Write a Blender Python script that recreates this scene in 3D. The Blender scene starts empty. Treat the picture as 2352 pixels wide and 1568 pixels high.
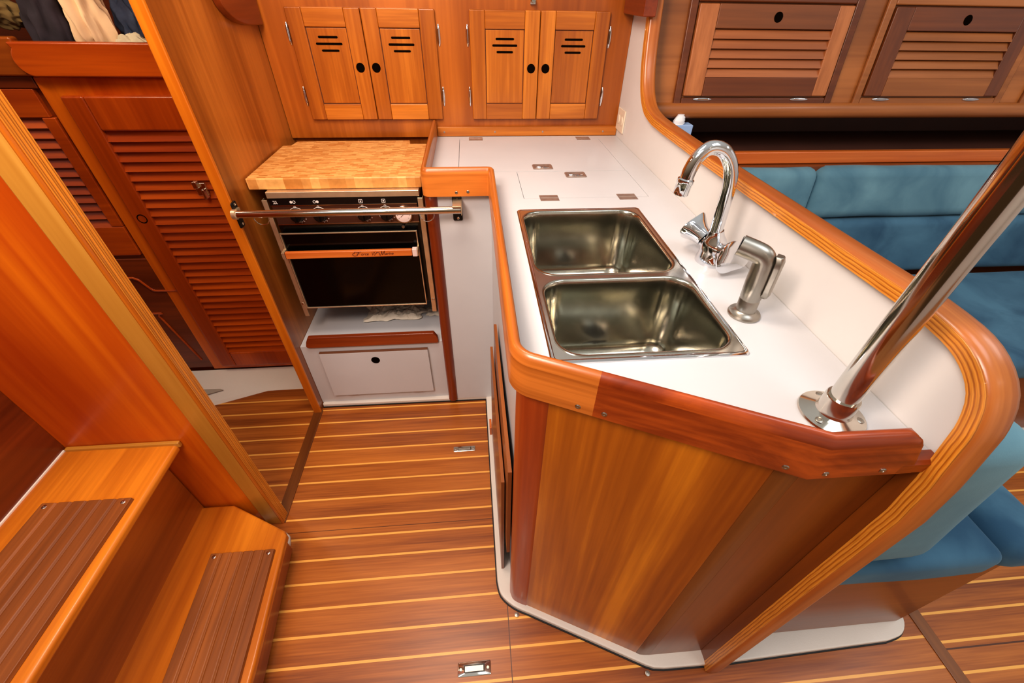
import bpy, math, random
from mathutils import Vector, Matrix, noise
random.seed(7)
C = bpy.context.scene.collection
PI = math.pi
S = bpy.context.scene

# ------------------------------------------------------------------ materials
def lin(c):
    c = c / 255.0
    return c / 12.92 if c <= 0.04045 else ((c + 0.055) / 1.055) ** 2.4
def col(r, g, b): return (lin(r), lin(g), lin(b), 1.0)

class NT:
    def __init__(s, name):
        s.m = bpy.data.materials.new(name); s.m.use_nodes = True
        s.t = s.m.node_tree; s.t.nodes.clear()
        s.out = s.n('ShaderNodeOutputMaterial'); s.p = s.n('ShaderNodeBsdfPrincipled')
        s.l(s.p.outputs[0], s.out.inputs[0])
    def n(s, k, **kw):
        x = s.t.nodes.new(k)
        for a, v in kw.items(): setattr(x, a, v)
        return x
    def l(s, a, b): s.t.links.new(a, b)
    def math(s, op, a, b=None, c=None):
        x = s.n('ShaderNodeMath', operation=op)
        for i, v in enumerate((a, b, c)):
            if v is None: continue
            if isinstance(v, (int, float)): x.inputs[i].default_value = v
            else: s.l(v, x.inputs[i])
        return x.outputs[0]
    def mix(s, f, a, b, mode='MIX'):
        x = s.n('ShaderNodeMix', data_type='RGBA', blend_type=mode)
        for i, v in ((0, f), (6, a), (7, b)):
            if isinstance(v, (int, float)): x.inputs[i].default_value = v
            elif isinstance(v, tuple): x.inputs[i].default_value = v
            else: s.l(v, x.inputs[i])
        return x.outputs[2]
    def ramp(s, f, stops):
        x = s.n('ShaderNodeValToRGB'); e = x.color_ramp.elements
        while len(e) < len(stops): e.new(0.5)
        for i, (p, c) in enumerate(stops): e[i].position = p; e[i].color = c
        s.l(f, x.inputs[0]); return x.outputs[0]

def plain(name, c, rough=0.5, metal=0.0, coat=0.0, bump=0.0, bscale=200, var=0.0, vscale=6, sheen=0, emit=None, spec=None):
    k = NT(name); p = k.p
    p.inputs['Roughness'].default_value = rough; p.inputs['Metallic'].default_value = metal
    p.inputs['Coat Weight'].default_value = coat
    if spec is not None: p.inputs['Specular IOR Level'].default_value = spec
    tc = k.n('ShaderNodeTexCoord')
    nz = k.n('ShaderNodeTexNoise'); k.l(tc.outputs['Object'], nz.inputs['Vector']); nz.inputs['Scale'].default_value = vscale; nz.inputs['Detail'].default_value = 4
    v = max(var, 0.02)
    d = tuple(x * (1 - v) for x in c[:3]) + (1,); u = tuple(min(1, x * (1 + v)) for x in c[:3]) + (1,)
    k.l(k.ramp(nz.outputs[0], [(0.35, d), (0.65, u)]), p.inputs['Base Color'])
    if sheen: p.inputs['Sheen Weight'].default_value = sheen; p.inputs['Sheen Roughness'].default_value = 0.4
    if bump:
        n2 = k.n('ShaderNodeTexNoise'); k.l(tc.outputs['Object'], n2.inputs['Vector']); n2.inputs['Scale'].default_value = bscale; n2.inputs['Detail'].default_value = 3
        b = k.n('ShaderNodeBump'); b.inputs['Strength'].default_value = bump; b.inputs['Distance'].default_value = 0.002
        k.l(n2.outputs[0], b.inputs['Height']); k.l(b.outputs[0], p.inputs['Normal'])
    return k.m

_w = {}
def wood(name, dark, light, axis='z', s=14.0, rough=0.32, coat=0.25, stripe=0.35, uv=False, fig=0.0, run=0.07):
    """varnished timber: stretched noise along the grain axis, fine pores, broad stripes"""
    key = (name, axis, uv)
    if key in _w: return _w[key]
    k = NT('wood_' + name + '_' + axis); p = k.p
    tc = k.n('ShaderNodeTexCoord'); oi = k.n('ShaderNodeObjectInfo')
    off = k.n('ShaderNodeVectorMath', operation='SCALE'); off.inputs[0].default_value = (7.3, 3.1, 5.7); k.l(oi.outputs['Random'], off.inputs['Scale'])
    ad = k.n('ShaderNodeVectorMath', operation='ADD'); k.l(tc.outputs['UV' if uv else 'Object'], ad.inputs[0]); k.l(off.outputs[0], ad.inputs[1])
    def nz(scale, stretch, detail, rough_=0.55, dist=0.0):
        mp = k.n('ShaderNodeMapping'); sc = [scale] * 3; sc['xyz'.index(axis)] = scale * stretch
        mp.inputs['Scale'].default_value = sc; k.l(ad.outputs[0], mp.inputs[0])
        x = k.n('ShaderNodeTexNoise'); x.inputs['Scale'].default_value = 1.0; x.inputs['Detail'].default_value = detail
        x.inputs['Roughness'].default_value = rough_; x.inputs['Distortion'].default_value = dist
        k.l(mp.outputs[0], x.inputs[0]); return x.outputs[0]
    a = nz(s, run, 6, 0.6, 0.3 + fig); b = nz(s * 9, 0.03, 3, 0.5); c = nz(s * 0.9, 0.02, 1.5, 0.4); d = nz(3.0, 0.6, 2)
    f = k.math('ADD', k.math('MULTIPLY', a, 0.55), k.math('MULTIPLY', b, 0.25))
    f = k.math('ADD', f, k.math('MULTIPLY', c, stripe)); f = k.math('ADD', f, k.math('MULTIPLY', d, 0.15))
    t = 0.475 + stripe * 0.5
    mid = tuple((x * y) ** 0.5 for x, y in zip(dark, light))
    cc = k.ramp(f, [(t - 0.14, dark), (t, mid), (t + 0.13, light)])
    k.l(cc, p.inputs['Base Color'])
    p.inputs['Roughness'].default_value = rough; p.inputs['Coat Weight'].default_value = coat; p.inputs['Coat Roughness'].default_value = 0.18
    bp = k.n('ShaderNodeBump'); bp.inputs['Strength'].default_value = 0.06; bp.inputs['Distance'].default_value = 0.001
    k.l(b, bp.inputs['Height']); k.l(bp.outputs[0], p.inputs['Normal'])
    _w[key] = k.m; return k.m

CAB = ('cabinet', col(150, 72, 14), col(212, 122, 40))
def W(kind, axis='z', uv=False):
    T = {
     'cabinet': (col(148, 76, 12), col(208, 128, 40), dict()),
     'face':    (col(138, 68, 12), col(190, 108, 32), dict(s=7)),
     'panel':   (col(140, 68, 8), col(220, 138, 28), dict(s=9, stripe=0.6)),
     'divider': (col(134, 70, 18), col(198, 122, 46), dict(s=7, stripe=0.5)),
     'edge':    (col(190, 98, 14), col(232, 146, 34), dict(s=10)),
     'step':    (col(170, 88, 14), col(226, 138, 34), dict(s=9)),
     'riser':   (col(140, 68, 14), col(190, 104, 28), dict(s=9)),
     'pad':     (col(112, 58, 18), col(164, 94, 36), dict(s=10, rough=0.5, coat=0.05)),
     'glow':    (col(170, 60, 4), col(226, 120, 16), dict(s=5, stripe=0.6)),
     'pale':    (col(176, 116, 38), col(218, 164, 76), dict(s=7)),
     'red':     (col(110, 40, 10), col(160, 70, 22), dict(s=12)),
     'louver':  (col(152, 56, 5), col(204, 94, 16), dict(s=10)),
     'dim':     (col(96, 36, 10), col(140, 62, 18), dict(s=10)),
     'fiddle':  (col(138, 70, 18), col(212, 126, 50), dict(s=12, stripe=0.4)),
     'cap':     (col(138, 66, 20), col(200, 122, 56), dict(s=12, stripe=0.4)),
     'strip':   (col(112, 54, 12), col(160, 84, 22), dict(s=9)),
     'mahog':   (col(108, 36, 6), col(184, 84, 24), dict(s=14, fig=1.8, stripe=0.2, run=0.3)),
     'post':    (col(150, 58, 16), col(192, 88, 30), dict(s=16)),
     'ply':     (col(176, 96, 24), col(240, 166, 66), dict(s=60, stripe=0.8)),
     'saloon':  (col(132, 74, 28), col(182, 112, 54), dict(s=7, rough=0.45)),
     'salslat': (col(150, 84, 40), col(198, 124, 70), dict(s=10, rough=0.45)),
     'salmid':  (col(116, 62, 26), col(164, 96, 46), dict(s=8, rough=0.45)),
     'saldark': (col(94, 44, 18), col(130, 68, 28), dict(s=10)),
     'base':    (col(112, 54, 18), col(146, 78, 28), dict(s=9)),
     'bar':     (col(190, 90, 30), col(224, 128, 54), dict(s=14)),
     'thresh':  (col(96, 50, 16), col(134, 78, 28), dict(s=12)),
    }
    d, l, kw = T[kind]
    return wood(kind + ('_uv' if uv else ''), d, l, axis, uv=uv, **kw)

def floor_mat():
    k = NT('teak_and_holly_sole'); p = k.p
    tc = k.n('ShaderNodeTexCoord'); sp = k.n('ShaderNodeSeparateXYZ'); k.l(tc.outputs['Object'], sp.inputs[0])
    X, Y = sp.outputs[0], sp.outputs[1]
    right = k.math('GREATER_THAN', X, 1.19)
    ysh = k.math('ADD', Y, k.math('MULTIPLY', right, 0.016))
    q = k.math('DIVIDE', k.math('SUBTRACT', ysh, 1.103 - 0.0661 * 40), 0.0661)
    fr = k.math('FRACT', q); idx = k.math('FLOOR', q)
    st = k.math('MAXIMUM', k.math('LESS_THAN', fr, 0.048), k.math('GREATER_THAN', fr, 0.952))
    wn = k.n('ShaderNodeTexWhiteNoise', noise_dimensions='1D'); k.l(idx, wn.inputs['W'])
    cb = k.n('ShaderNodeCombineXYZ'); k.l(k.math('MULTIPLY', X, 1.4), cb.inputs[0]); k.l(k.math('MULTIPLY', Y, 22), cb.inputs[1]); k.l(k.math('MULTIPLY', wn.outputs[0], 30), cb.inputs[2])
    n1 = k.n('ShaderNodeTexNoise'); k.l(cb.outputs[0], n1.inputs[0]); n1.inputs['Scale'].default_value = 1; n1.inputs['Detail'].default_value = 6; n1.inputs['Distortion'].default_value = 0.5
    cb2 = k.n('ShaderNodeCombineXYZ'); k.l(k.math('MULTIPLY', X, 6), cb2.inputs[0]); k.l(k.math('MULTIPLY', Y, 220), cb2.inputs[1]); k.l(k.math('MULTIPLY', wn.outputs[0], 50), cb2.inputs[2])
    n2 = k.n('ShaderNodeTexNoise'); k.l(cb2.outputs[0], n2.inputs[0]); n2.inputs['Scale'].default_value = 1; n2.inputs['Detail'].default_value = 3
    f = k.math('ADD', k.math('MULTIPLY', n1.outputs[0], 0.6), k.math('MULTIPLY', n2.outputs[0], 0.3))
    f = k.math('ADD', f, k.math('MULTIPLY', wn.outputs[0], 0.12))
    teak = k.ramp(f, [(0.36, col(130, 64, 16)), (0.5, col(166, 92, 30)), (0.66, col(194, 116, 44))])
    c = k.mix(st, teak, col(240, 176, 84))
    # seams between the lift-out sole boards
    def line(v, at, w): return k.math('LESS_THAN', k.math('ABSOLUTE', k.math('SUBTRACT', v, at)), w)
    s1 = k.math('MULTIPLY', line(X, 0.042, 0.0012), k.math('LESS_THAN', Y, 0.42))
    s2 = k.math('MULTIPLY', line(Y, 0.664, 0.001), k.math('LESS_THAN', X, 0.05))
    s3 = k.math('MULTIPLY', line(Y, 0.212, 0.002), right)
    sm = k.math('MAXIMUM', s1, k.math('MAXIMUM', s2, s3))
    c = k.mix(sm, c, col(84, 40, 14))
    k.l(c, p.inputs['Base Color']); p.inputs['Roughness'].default_value = 0.36; p.inputs['Coat Weight'].default_value = 0.15; p.inputs['Coat Roughness'].default_value = 0.25
    return k.m

def plymat(name, src, scale):
    # edge of plywood: alternating light and dark veneers
    k = NT(name); p = k.p; tc = k.n('ShaderNodeTexCoord'); sp = k.n('ShaderNodeSeparateXYZ'); k.l(tc.outputs[src], sp.inputs[0])
    nz = k.n('ShaderNodeTexNoise'); mp = k.n('ShaderNodeMapping'); mp.inputs['Scale'].default_value = (5, 5, 5) if src == 'UV' else (2, 2, 2)
    k.l(tc.outputs[src], mp.inputs[0]); k.l(mp.outputs[0], nz.inputs[0]); nz.inputs['Scale'].default_value = 3; nz.inputs['Detail'].default_value = 5
    v = k.math('ADD', k.math('MULTIPLY', sp.outputs[1], scale), k.math('MULTIPLY', nz.outputs[0], 0.8))
    w_ = k.math('FRACT', v)
    c = k.ramp(w_, [(0.0, col(172, 94, 22)), (0.16, col(196, 114, 30)), (0.34, col(224, 146, 46)), (0.8, col(234, 160, 60)), (1.0, col(184, 102, 26))])
    f2 = k.n('ShaderNodeTexNoise'); mp2 = k.n('ShaderNodeMapping'); mp2.inputs['Scale'].default_value = (30, 700, 30) if src == 'UV' else (300, 300, 8)
    k.l(tc.outputs[src], mp2.inputs[0]); k.l(mp2.outputs[0], f2.inputs[0]); f2.inputs['Scale'].default_value = 1
    k.l(k.mix(1.0, c, k.ramp(f2.outputs[0], [(0.3, (0.74, 0.7, 0.62, 1)), (0.6, (1, 1, 1, 1))]), 'MULTIPLY'), p.inputs['Base Color'])
    p.inputs['Roughness'].default_value = 0.35; p.inputs['Coat Weight'].default_value = 0.2
    return k.m

def butcher():
    k = NT('end_grain_block'); p = k.p
    tc = k.n('ShaderNodeTexCoord')
    br = k.n('ShaderNodeTexBrick'); k.l(tc.outputs['Object'], br.inputs['Vector'])
    br.inputs['Scale'].default_value = 1.0; br.inputs['Brick Width'].default_value = 0.025; br.inputs['Row Height'].default_value = 0.0082
    br.inputs['Mortar Size'].default_value = 0.0; br.offset = 0.37; br.offset_frequency = 3
    br.inputs['Color1'].default_value = col(202, 134, 62); br.inputs['Color2'].default_value = col(240, 188, 114)
    mp = k.n('ShaderNodeMapping'); mp.inputs['Scale'].default_value = (60, 160, 60); k.l(tc.outputs['Object'], mp.inputs[0])
    nz = k.n('ShaderNodeTexNoise'); k.l(mp.outputs[0], nz.inputs[0]); nz.inputs['Scale'].default_value = 1; nz.inputs['Detail'].default_value = 4
    v = k.ramp(nz.outputs[0], [(0.3, (0.84, 0.8, 0.74, 1)), (0.6, (1, 1, 1, 1))])
    k.l(k.mix(1.0, br.outputs[0], v, 'MULTIPLY'), p.inputs['Base Color'])
    p.inputs['Roughness'].default_value = 0.45
    return k.m

def suede(name, d, l):
    k = NT(name); p = k.p
    tc = k.n('ShaderNodeTexCoord')
    a = k.n('ShaderNodeTexNoise'); k.l(tc.outputs['Object'], a.inputs[0]); a.inputs['Scale'].default_value = 5; a.inputs['Detail'].default_value = 5; a.inputs['Distortion'].default_value = 0.6
    k.l(k.ramp(a.outputs[0], [(0.32, d), (0.68, l)]), p.inputs['Base Color'])
    p.inputs['Roughness'].default_value = 0.9; p.inputs['Sheen Weight'].default_value = 0.25; p.inputs['Sheen Roughness'].default_value = 0.5
    p.inputs['Sheen Tint'].default_value = col(150, 190, 205)
    b = k.n('ShaderNodeTexNoise'); k.l(tc.outputs['Object'], b.inputs[0]); b.inputs['Scale'].default_value = 400
    bp = k.n('ShaderNodeBump'); bp.inputs['Strength'].default_value = 0.15; bp.inputs['Distance'].default_value = 0.001; k.l(b.outputs[0], bp.inputs['Height']); k.l(bp.outputs[0], p.inputs['Normal'])
    return k.m

M = dict(
    floor=floor_mat(), butcher=butcher(), plyuv=plymat('ply_layers_along', 'UV', 190), plyobj=plymat('ply_layers', 'Object', 185),
    white=plain('white_laminate', col(206, 207, 209), 0.35, var=0.01),
    whitewall=plain('white_gelcoat', col(222, 220, 217), 0.45, var=0.012),
    liner=plain('white_liner', col(222, 214, 204), 0.55, bump=0.2, bscale=300),
    linergrey=plain('grey_liner_recess', col(170, 160, 146), 0.6),
    gasket=plain('black_gasket', col(24, 22, 22), 0.6),
    chrome=plain('chrome', col(226, 228, 232), 0.06, 1.0),
    rimsteel=plain('satin_stainless', col(222, 220, 214), 0.24, 1.0, var=0.04, vscale=30),
    steel=plain('polished_stainless', col(214, 208, 198), 0.12, 1.0, var=0.04, vscale=30),
    sink=plain('sink_stainless', col(186, 183, 170), 0.18, 1.0, var=0.10, vscale=24, bump=0.04, bscale=40),
    brushed=plain('brushed_nickel', col(170, 164, 154), 0.34, 1.0),
    stain=plain('stove_stainless', col(226, 206, 172), 0.34, 0.8, var=0.06, vscale=40),
    panelmet=plain('stove_panel', col(112, 78, 62), 0.3, 0.8),
    bronze=plain('bronze_hinge', col(178, 158, 146), 0.45, 0.75, var=0.1, vscale=60),
    black=plain('black_enamel', col(10, 8, 8), 0.25),
    glass=plain('black_oven_glass', col(4, 3, 3), 0.12, spec=0.25),
    hole=plain('dark_opening', col(16, 8, 4), 0.9, spec=0.0),
    iron=plain('black_steel', col(38, 38, 38), 0.35, 0.6),
    mark=plain('white_print', col(232, 222, 214), 0.6),
    ink=plain('burnt_lettering', col(84, 22, 12), 0.7),
    gauge=plain('gauge_face', col(236, 214, 206), 0.3),
    paper=plain('white_paper', col(230, 222, 204), 0.8, bump=0.3, bscale=60),
    bag=plain('white_plastic_bag', col(236, 236, 238), 0.5),
    bluebox=plain('pale_blue_card', col(158, 186, 224), 0.6),
    ivory=plain('ivory_plastic', col(236, 222, 200), 0.4),
    caulk=plain('white_caulk', col(238, 228, 214), 0.5),
    cream=plain('cream_cloth', col(248, 222, 184), 0.95, var=0.06, vscale=12, sheen=0.3),
    navy=plain('navy_cloth', col(52, 46, 58), 0.9, var=0.35, vscale=16),
    khaki=plain('khaki_cloth', col(126, 104, 62), 0.9, var=0.2, vscale=16),
    linen=plain('linen_cloth', col(206, 200, 176), 0.95, var=0.06, vscale=12),
    denim=plain('denim_cloth', col(98, 118, 150), 0.9, var=0.2, vscale=40),
    dark=plain('black_cloth', col(34, 28, 32), 0.9, var=0.3, vscale=20),
    suede=suede('blue_suede', col(38, 78, 106), col(78, 122, 146)),
    suedelight=suede('pale_blue_suede', col(72, 114, 134), col(112, 154, 168)),
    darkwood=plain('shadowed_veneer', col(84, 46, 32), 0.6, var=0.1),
)

# ------------------------------------------------------------------ geometry
class MB:
    def __init__(s, T=None): s.v = []; s.f = []; s.uv = []; s.T = T
    def add(s, pts, faces, uvs=None):
        o = len(s.v)
        s.v += [tuple(s.T(p)) if s.T else tuple(p) for p in pts]
        for i, f in enumerate(faces):
            s.f.append([a + o for a in f]); s.uv.append(uvs[i] if uvs else None)
        return s
    def box(s, x0, x1, y0, y1, z0, z1):
        p = [(x, y, z) for z in (z0, z1) for y in (y0, y1) for x in (x0, x1)]
        return s.add(p, [(0, 2, 3, 1), (4, 5, 7, 6), (0, 1, 5, 4), (2, 6, 7, 3), (0, 4, 6, 2), (1, 3, 7, 5)])
    def prism(s, poly, axis, lo, hi):
        """poly: 2-D points in the two other axes (in xyz order)"""
        i = 'xyz'.index(axis); n = len(poly)
        def mk(a, h):
            q = list(a); q.insert(i, h); return q
        p = [mk(a, lo) for a in poly] + [mk(a, hi) for a in poly]
        return s.add(p, [list(range(n))[::-1], list(range(n, 2 * n))] + [(k, (k + 1) % n, n + (k + 1) % n, n + k) for k in range(n)])
    def loft(s, loops, cap0=True, cap1=True, closed=False):
        n = len(loops[0]); p = [q for L in loops for q in L]; f = []
        R = len(loops)
        for r in range(R if closed else R - 1):
            a, b = r * n, ((r + 1) % R) * n
            f += [(a + k, a + (k + 1) % n, b + (k + 1) % n, b + k) for k in range(n)]
        if not closed:
            if cap0: f.append(list(range(n))[::-1])
            if cap1: f.append(list(range((R - 1) * n, R * n)))
        return s.add(p, f)
    def tube(s, path, r, n=12, closed=False, caps=True):
        P = [Vector(p) for p in path]; L = []; up = None
        rr = r if hasattr(r, '__len__') else [r] * len(P)
        for i, p in enumerate(P):
            if closed: t = P[(i + 1) % len(P)] - P[i - 1]
            else: t = P[min(i + 1, len(P) - 1)] - P[max(i - 1, 0)]
            t.normalize()
            if up is None:
                up = t.orthogonal().normalized()
            up = (up - t * up.dot(t)).normalized(); sd = t.cross(up)
            L.append([tuple(p + (up * math.cos(2 * PI * k / n) + sd * math.sin(2 * PI * k / n)) * rr[i]) for k in range(n)])
        return s.loft(L, caps, caps, closed)
    def lathe(s, prof, org=(0, 0, 0), axis=(0, 0, 1), n=24, lobes=0, amt=0.0):
        """prof: (radius, height) pairs"""
        a = Vector(axis).normalized(); u = a.orthogonal().normalized(); w = a.cross(u); o = Vector(org)
        L = []
        for r, h in prof:
            L.append([tuple(o + a * h + (u * math.cos(t) + w * math.sin(t)) * max(r, 1e-5) * (1 + amt * math.cos(lobes * t) * min(1, max(0, h / max(1e-6, prof[-1][1]))))) for t in [2 * PI * k / n for k in range(n)]])
        return s.loft(L)
    def sweep(s, path, prof, frame, closed=False):
        """mitred sweep; path: 2-D points, prof: (offset outward, height); frame(p2, h) -> 3-D.  outward is the right-hand side."""
        P = [Vector(p) for p in path]; n = len(P); m = len(prof); pts = []; L = [0]
        for i in range(1, n): L.append(L[-1] + (P[i] - P[i - 1]).length)
        for i, p in enumerate(P):
            d0 = (P[i] - P[i - 1]).normalized() if i or closed else None
            d1 = (P[(i + 1) % n] - P[i]).normalized() if i < n - 1 or closed else None
            d0 = d0 or d1; d1 = d1 or d0
            n0 = Vector((d0.y, -d0.x)); n1 = Vector((d1.y, -d1.x)); b = (n0 + n1); b.normalize(); k = 1 / max(0.3, b.dot(n0))
            pts += [frame(p + b * (k * o), h) for o, h in prof]
        per = [0]
        for j in range(m): per.append(per[-1] + (Vector(prof[(j + 1) % m]) - Vector(prof[j])).length)
        f = []; uv = []
        for i in range(n - 1):
            for j in range(m):
                a, b = i * m + j, i * m + (j + 1) % m
                f.append((a, b, b + m, a + m)); uv.append(((L[i], per[j]), (L[i], per[j + 1]), (L[i + 1], per[j + 1]), (L[i + 1], per[j])))
        f += [list(range(m))[::-1], list(range((n - 1) * m, n * m))]; uv += [[(0, q[1]) for q in prof]] * 2
        return s.add(pts, f, uv)
    def build(s, name, mat, parent=None, bevel=0.0, seg=2, smooth=None, angle=35, fix=True):
        me = bpy.data.meshes.new(name); me.from_pydata(s.v, [], s.f); me.materials.append(mat)
        if any(u for u in s.uv):
            ul = me.uv_layers.new(name='UVMap')
            for pl, u in zip(me.polygons, s.uv):
                if u:
                    for li, q in zip(pl.loop_indices, u): ul.data[li].uv = q
        if fix:
            import bmesh
            b = bmesh.new(); b.from_mesh(me); bmesh.ops.recalc_face_normals(b, faces=b.faces); b.to_mesh(me); b.free()
        o = bpy.data.objects.new(name, me); C.objects.link(o)
        if smooth or bevel:
            for pl in me.polygons: pl.use_smooth = True
            if not bevel: me.set_sharp_from_angle(angle=math.radians(angle))
        if bevel:
            md = o.modifiers.new('edge', 'BEVEL'); md.width = bevel; md.segments = seg; md.limit_method = 'ANGLE'; md.angle_limit = math.radians(40); md.harden_normals = True
        if parent: setp(o, parent)
        return o

def setp(o, p):
    # parts are modelled in place: only the thing's Empty is away from the origin
    o.parent = p
    o.matrix_parent_inverse = Matrix.Translation(-p.location) if p.type == 'EMPTY' else Matrix.Identity(4)
def tag(o, label, cat, group=None):
    o['label'] = label; o['category'] = cat
    if group: o['group'] = group
    return o
def thing(name, label, cat, loc, group=None):
    o = bpy.data.objects.new(name, None); C.objects.link(o); o.location = loc; o.empty_display_size = 0.05
    return tag(o, label, cat, group)
def struct(o): o['kind'] = 'structure'; return o
def B(*a): return MB().box(*a)
def arc(cx, cy, r, a0, a1, n=8):
    return [(cx + r * math.cos(math.radians(a0 + (a1 - a0) * i / n)), cy + r * math.sin(math.radians(a0 + (a1 - a0) * i / n))) for i in range(n + 1)]
def rr(x0, x1, y0, y1, r, n=6):
    return arc(x1 - r, y0 + r, r, -90, 0, n) + arc(x1 - r, y1 - r, r, 0, 90, n) + arc(x0 + r, y1 - r, r, 90, 180, n) + arc(x0 + r, y0 + r, r, 180, 270, n)
def fillet(pts, rad, n=8):
    out = []
    for i, p in enumerate(pts):
        r = rad.get(i, 0)
        if not r: out.append(p); continue
        p = Vector(p); a = (Vector(pts[i - 1]) - p).normalized(); b = (Vector(pts[i + 1]) - p).normalized()
        th = a.angle(b); d = r / math.tan(th / 2); bis = (a + b).normalized(); c = p + bis * (r / math.sin(th / 2))
        s, e = p + a * d - c, p + b * d - c
        a0 = math.atan2(s.y, s.x); a1 = math.atan2(e.y, e.x); da = (a1 - a0 + PI) % (2 * PI) - PI
        out += [(c.x + r * math.cos(a0 + da * k / n), c.y + r * math.sin(a0 + da * k / n)) for k in range(n + 1)]
    return out
def smoothpath(pts, n=6):
    P = [Vector(p) for p in pts]; out = []
    for i in range(len(P) - 1):
        p0, p1, p2, p3 = P[max(i - 1, 0)], P[i], P[i + 1], P[min(i + 2, len(P) - 1)]
        for k in range(n):
            t = k / n
            out.append(0.5 * ((2 * p1) + (p2 - p0) * t + (2 * p0 - 5 * p1 + 4 * p2 - p3) * t * t + (3 * p1 - p0 - 3 * p2 + p3) * t ** 3))
    out.append(P[-1]); return [tuple(q) for q in out]
def plate(outer, holes, z0, z1):
    """flat slab with holes"""
    import bmesh
    b = bmesh.new(); E = []
    for L in [outer] + holes:
        vs = [b.verts.new((x, y, z1)) for x, y in L]
        E += [b.edges.new((vs[i], vs[(i + 1) % len(vs)])) for i in range(len(vs))]
    bmesh.ops.triangle_fill(b, use_beauty=True, use_dissolve=False, edges=E)
    fs = list(b.faces)
    r = bmesh.ops.extrude_face_region(b, geom=fs)
    for v in r['geom']:
        if isinstance(v, bmesh.types.BMVert): v.co.z = z0
    bmesh.ops.recalc_face_normals(b, faces=b.faces)
    b.verts.index_update()
    m = MB(); m.add([tuple(v.co) for v in b.verts], [[v.index for v in f.verts] for f in b.faces]); b.free()
    return m
def screw(parent, p, axis, r=0.0045, mat='steel', name='screw'):
    return MB().lathe([(r, 0), (r, 0.0006), (r * 0.75, 0.0014), (r * 0.35, 0.0014), (r * 0.3, 0.0008)], p, axis, 12).build(name, M[mat], parent, smooth=True)

# ------------------------------------------------------------------ the setting
struct(B(-1.75, 2.9, -1.74, 1.9, -0.03, 0.0).build('floor', M['floor']))
struct(B(-0.69, -0.655, 0.70, 1.17, -0.002, 0.004).build('trim_1', W('thresh', 'y'), bevel=0.002))
struct(B(1.168, 1.203, -0.7, 0.33, -0.002, 0.003).build('trim_2', W('thresh', 'y'), bevel=0.0015))

# divider panel beside the stove, with its lighter solid edge
wl = struct(B(-0.686, -0.66, 1.165, 1.82, 0, 1.62).build('wall_left', W('divider', 'z'), bevel=0.002))
struct(B(-0.688, -0.6585, 1.157, 1.168, 0, 1.62).build('edge_strip', W('edge', 'z'), wl, bevel=0.003))

# companionway bulkhead, ply edge and solid edging board
wn = struct(B(-1.75, -0.69, 0.708, 0.728, 0, 1.62).build('wall_companionway', W('glow', 'z')))
struct(B(-0.712, -0.664, 0.699, 0.732, 0, 1.62).build('edging_board', W('pale', 'z'), wn, bevel=0.004))
pb = MB()
for i in range(5): pb.box(-0.664, -0.6575 - 0.001 * (i % 2), 0.7045 + i * 0.0054, 0.7045 + (i + 1) * 0.0054, 0.0, 1.62)
struct(pb.build('ply_edge', M['plyobj'], wn))
MBp = MB().tube([(-0.6625, 0.7015, 0), (-0.6625, 0.7015, 1.62)], 0.0045, 8)
struct(MBp.build('bead', W('step', 'z'), wn, smooth=True))

# hull behind the galley, and outboard wall of the saloon
struct(B(-0.70, 0.575, 1.74, 1.78, 0, 1.62).build('wall_back', W('face', 'z')))
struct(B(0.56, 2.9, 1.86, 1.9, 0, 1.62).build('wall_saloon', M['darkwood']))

struct(B(-0.69, 2.9, 1.45, 1.9, 1.62, 1.66).build('ceiling', M['whitewall']))  # unseen side deck, added to keep sky light off the outboard lockers
struct(B(-1.75, -0.69, 0.73, 1.9, 1.62, 1.66).build('ceiling_passage', M['whitewall']))  # unseen low deck, added to darken the passage
struct(B(0.2, 2.9, -1.74, -1.70, 0, 1.95).build('wall_near', M['whitewall']))  # unseen cabin side, added white to brighten reflections in the pole
struct(B(2.86, 2.9, -1.7, 1.86, 0, 1.95).build('wall_forward', M['whitewall']))  # unseen forward end, added white for the pole to mirror
# bulkhead between the counter and the saloon
curve = [(0.237, 0.004), (0.237, 0.80), (0.243, 0.87), (0.252, 0.93), (0.258, 0.962), (0.272, 0.992), (0.297, 1.012), (0.33, 1.022), (0.39, 1.026), (0.50, 1.024), (0.672, 1.022), (1.03, 1.018), (1.24, 1.018), (1.33, 1.020)]
back = smoothpath([(1.33, 1.020), (1.41, 1.034), (1.468, 1.072), (1.506, 1.13), (1.53, 1.20), (1.55, 1.30)], 5)[1:] + [(1.575, 1.45), (1.60, 1.60)]
curve = curve[:2] + [tuple(q[:2]) for q in smoothpath([(a, b, 0) for a, b in curve[2:9]], 3)] + curve[9:] + back
poly = curve + [(1.735, 1.60), (1.735, 0.004)]
struct(MB().prism(poly, 'x', 0.550, 0.5605).build('wall_right', M['whitewall']))
struct(MB().prism(poly, 'x', 0.5606, 0.575).build('wall_right_veneer', W('saloon', 'z')))
prof = [(0.0, 0.538), (-0.006, 0.538), (-0.0068, 0.5392), (-0.0076, 0.538), (-0.0125, 0.538), (-0.0133, 0.5392), (-0.0141, 0.538), (-0.018, 0.5385), (-0.022, 0.5425), (-0.0235, 0.549), (-0.0235, 0.568), (-0.0215, 0.5745), (-0.016, 0.578), (0.0, 0.578)]
struct(MB().sweep(curve, prof, lambda p, h: (h, p.x, p.y)).build('trim_3', W('cap', 'x', True), smooth=True, angle=50))
struct(MB().sweep(curve, [(-0.0005, 0.5365), (-0.0185, 0.5365), (-0.0190, 0.539), (-0.0005, 0.539)], lambda p, h: (h, p.x, p.y)).build('ply_face', M['plyuv'], bpy.data.objects['trim_3'], smooth=True, angle=40))

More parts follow.
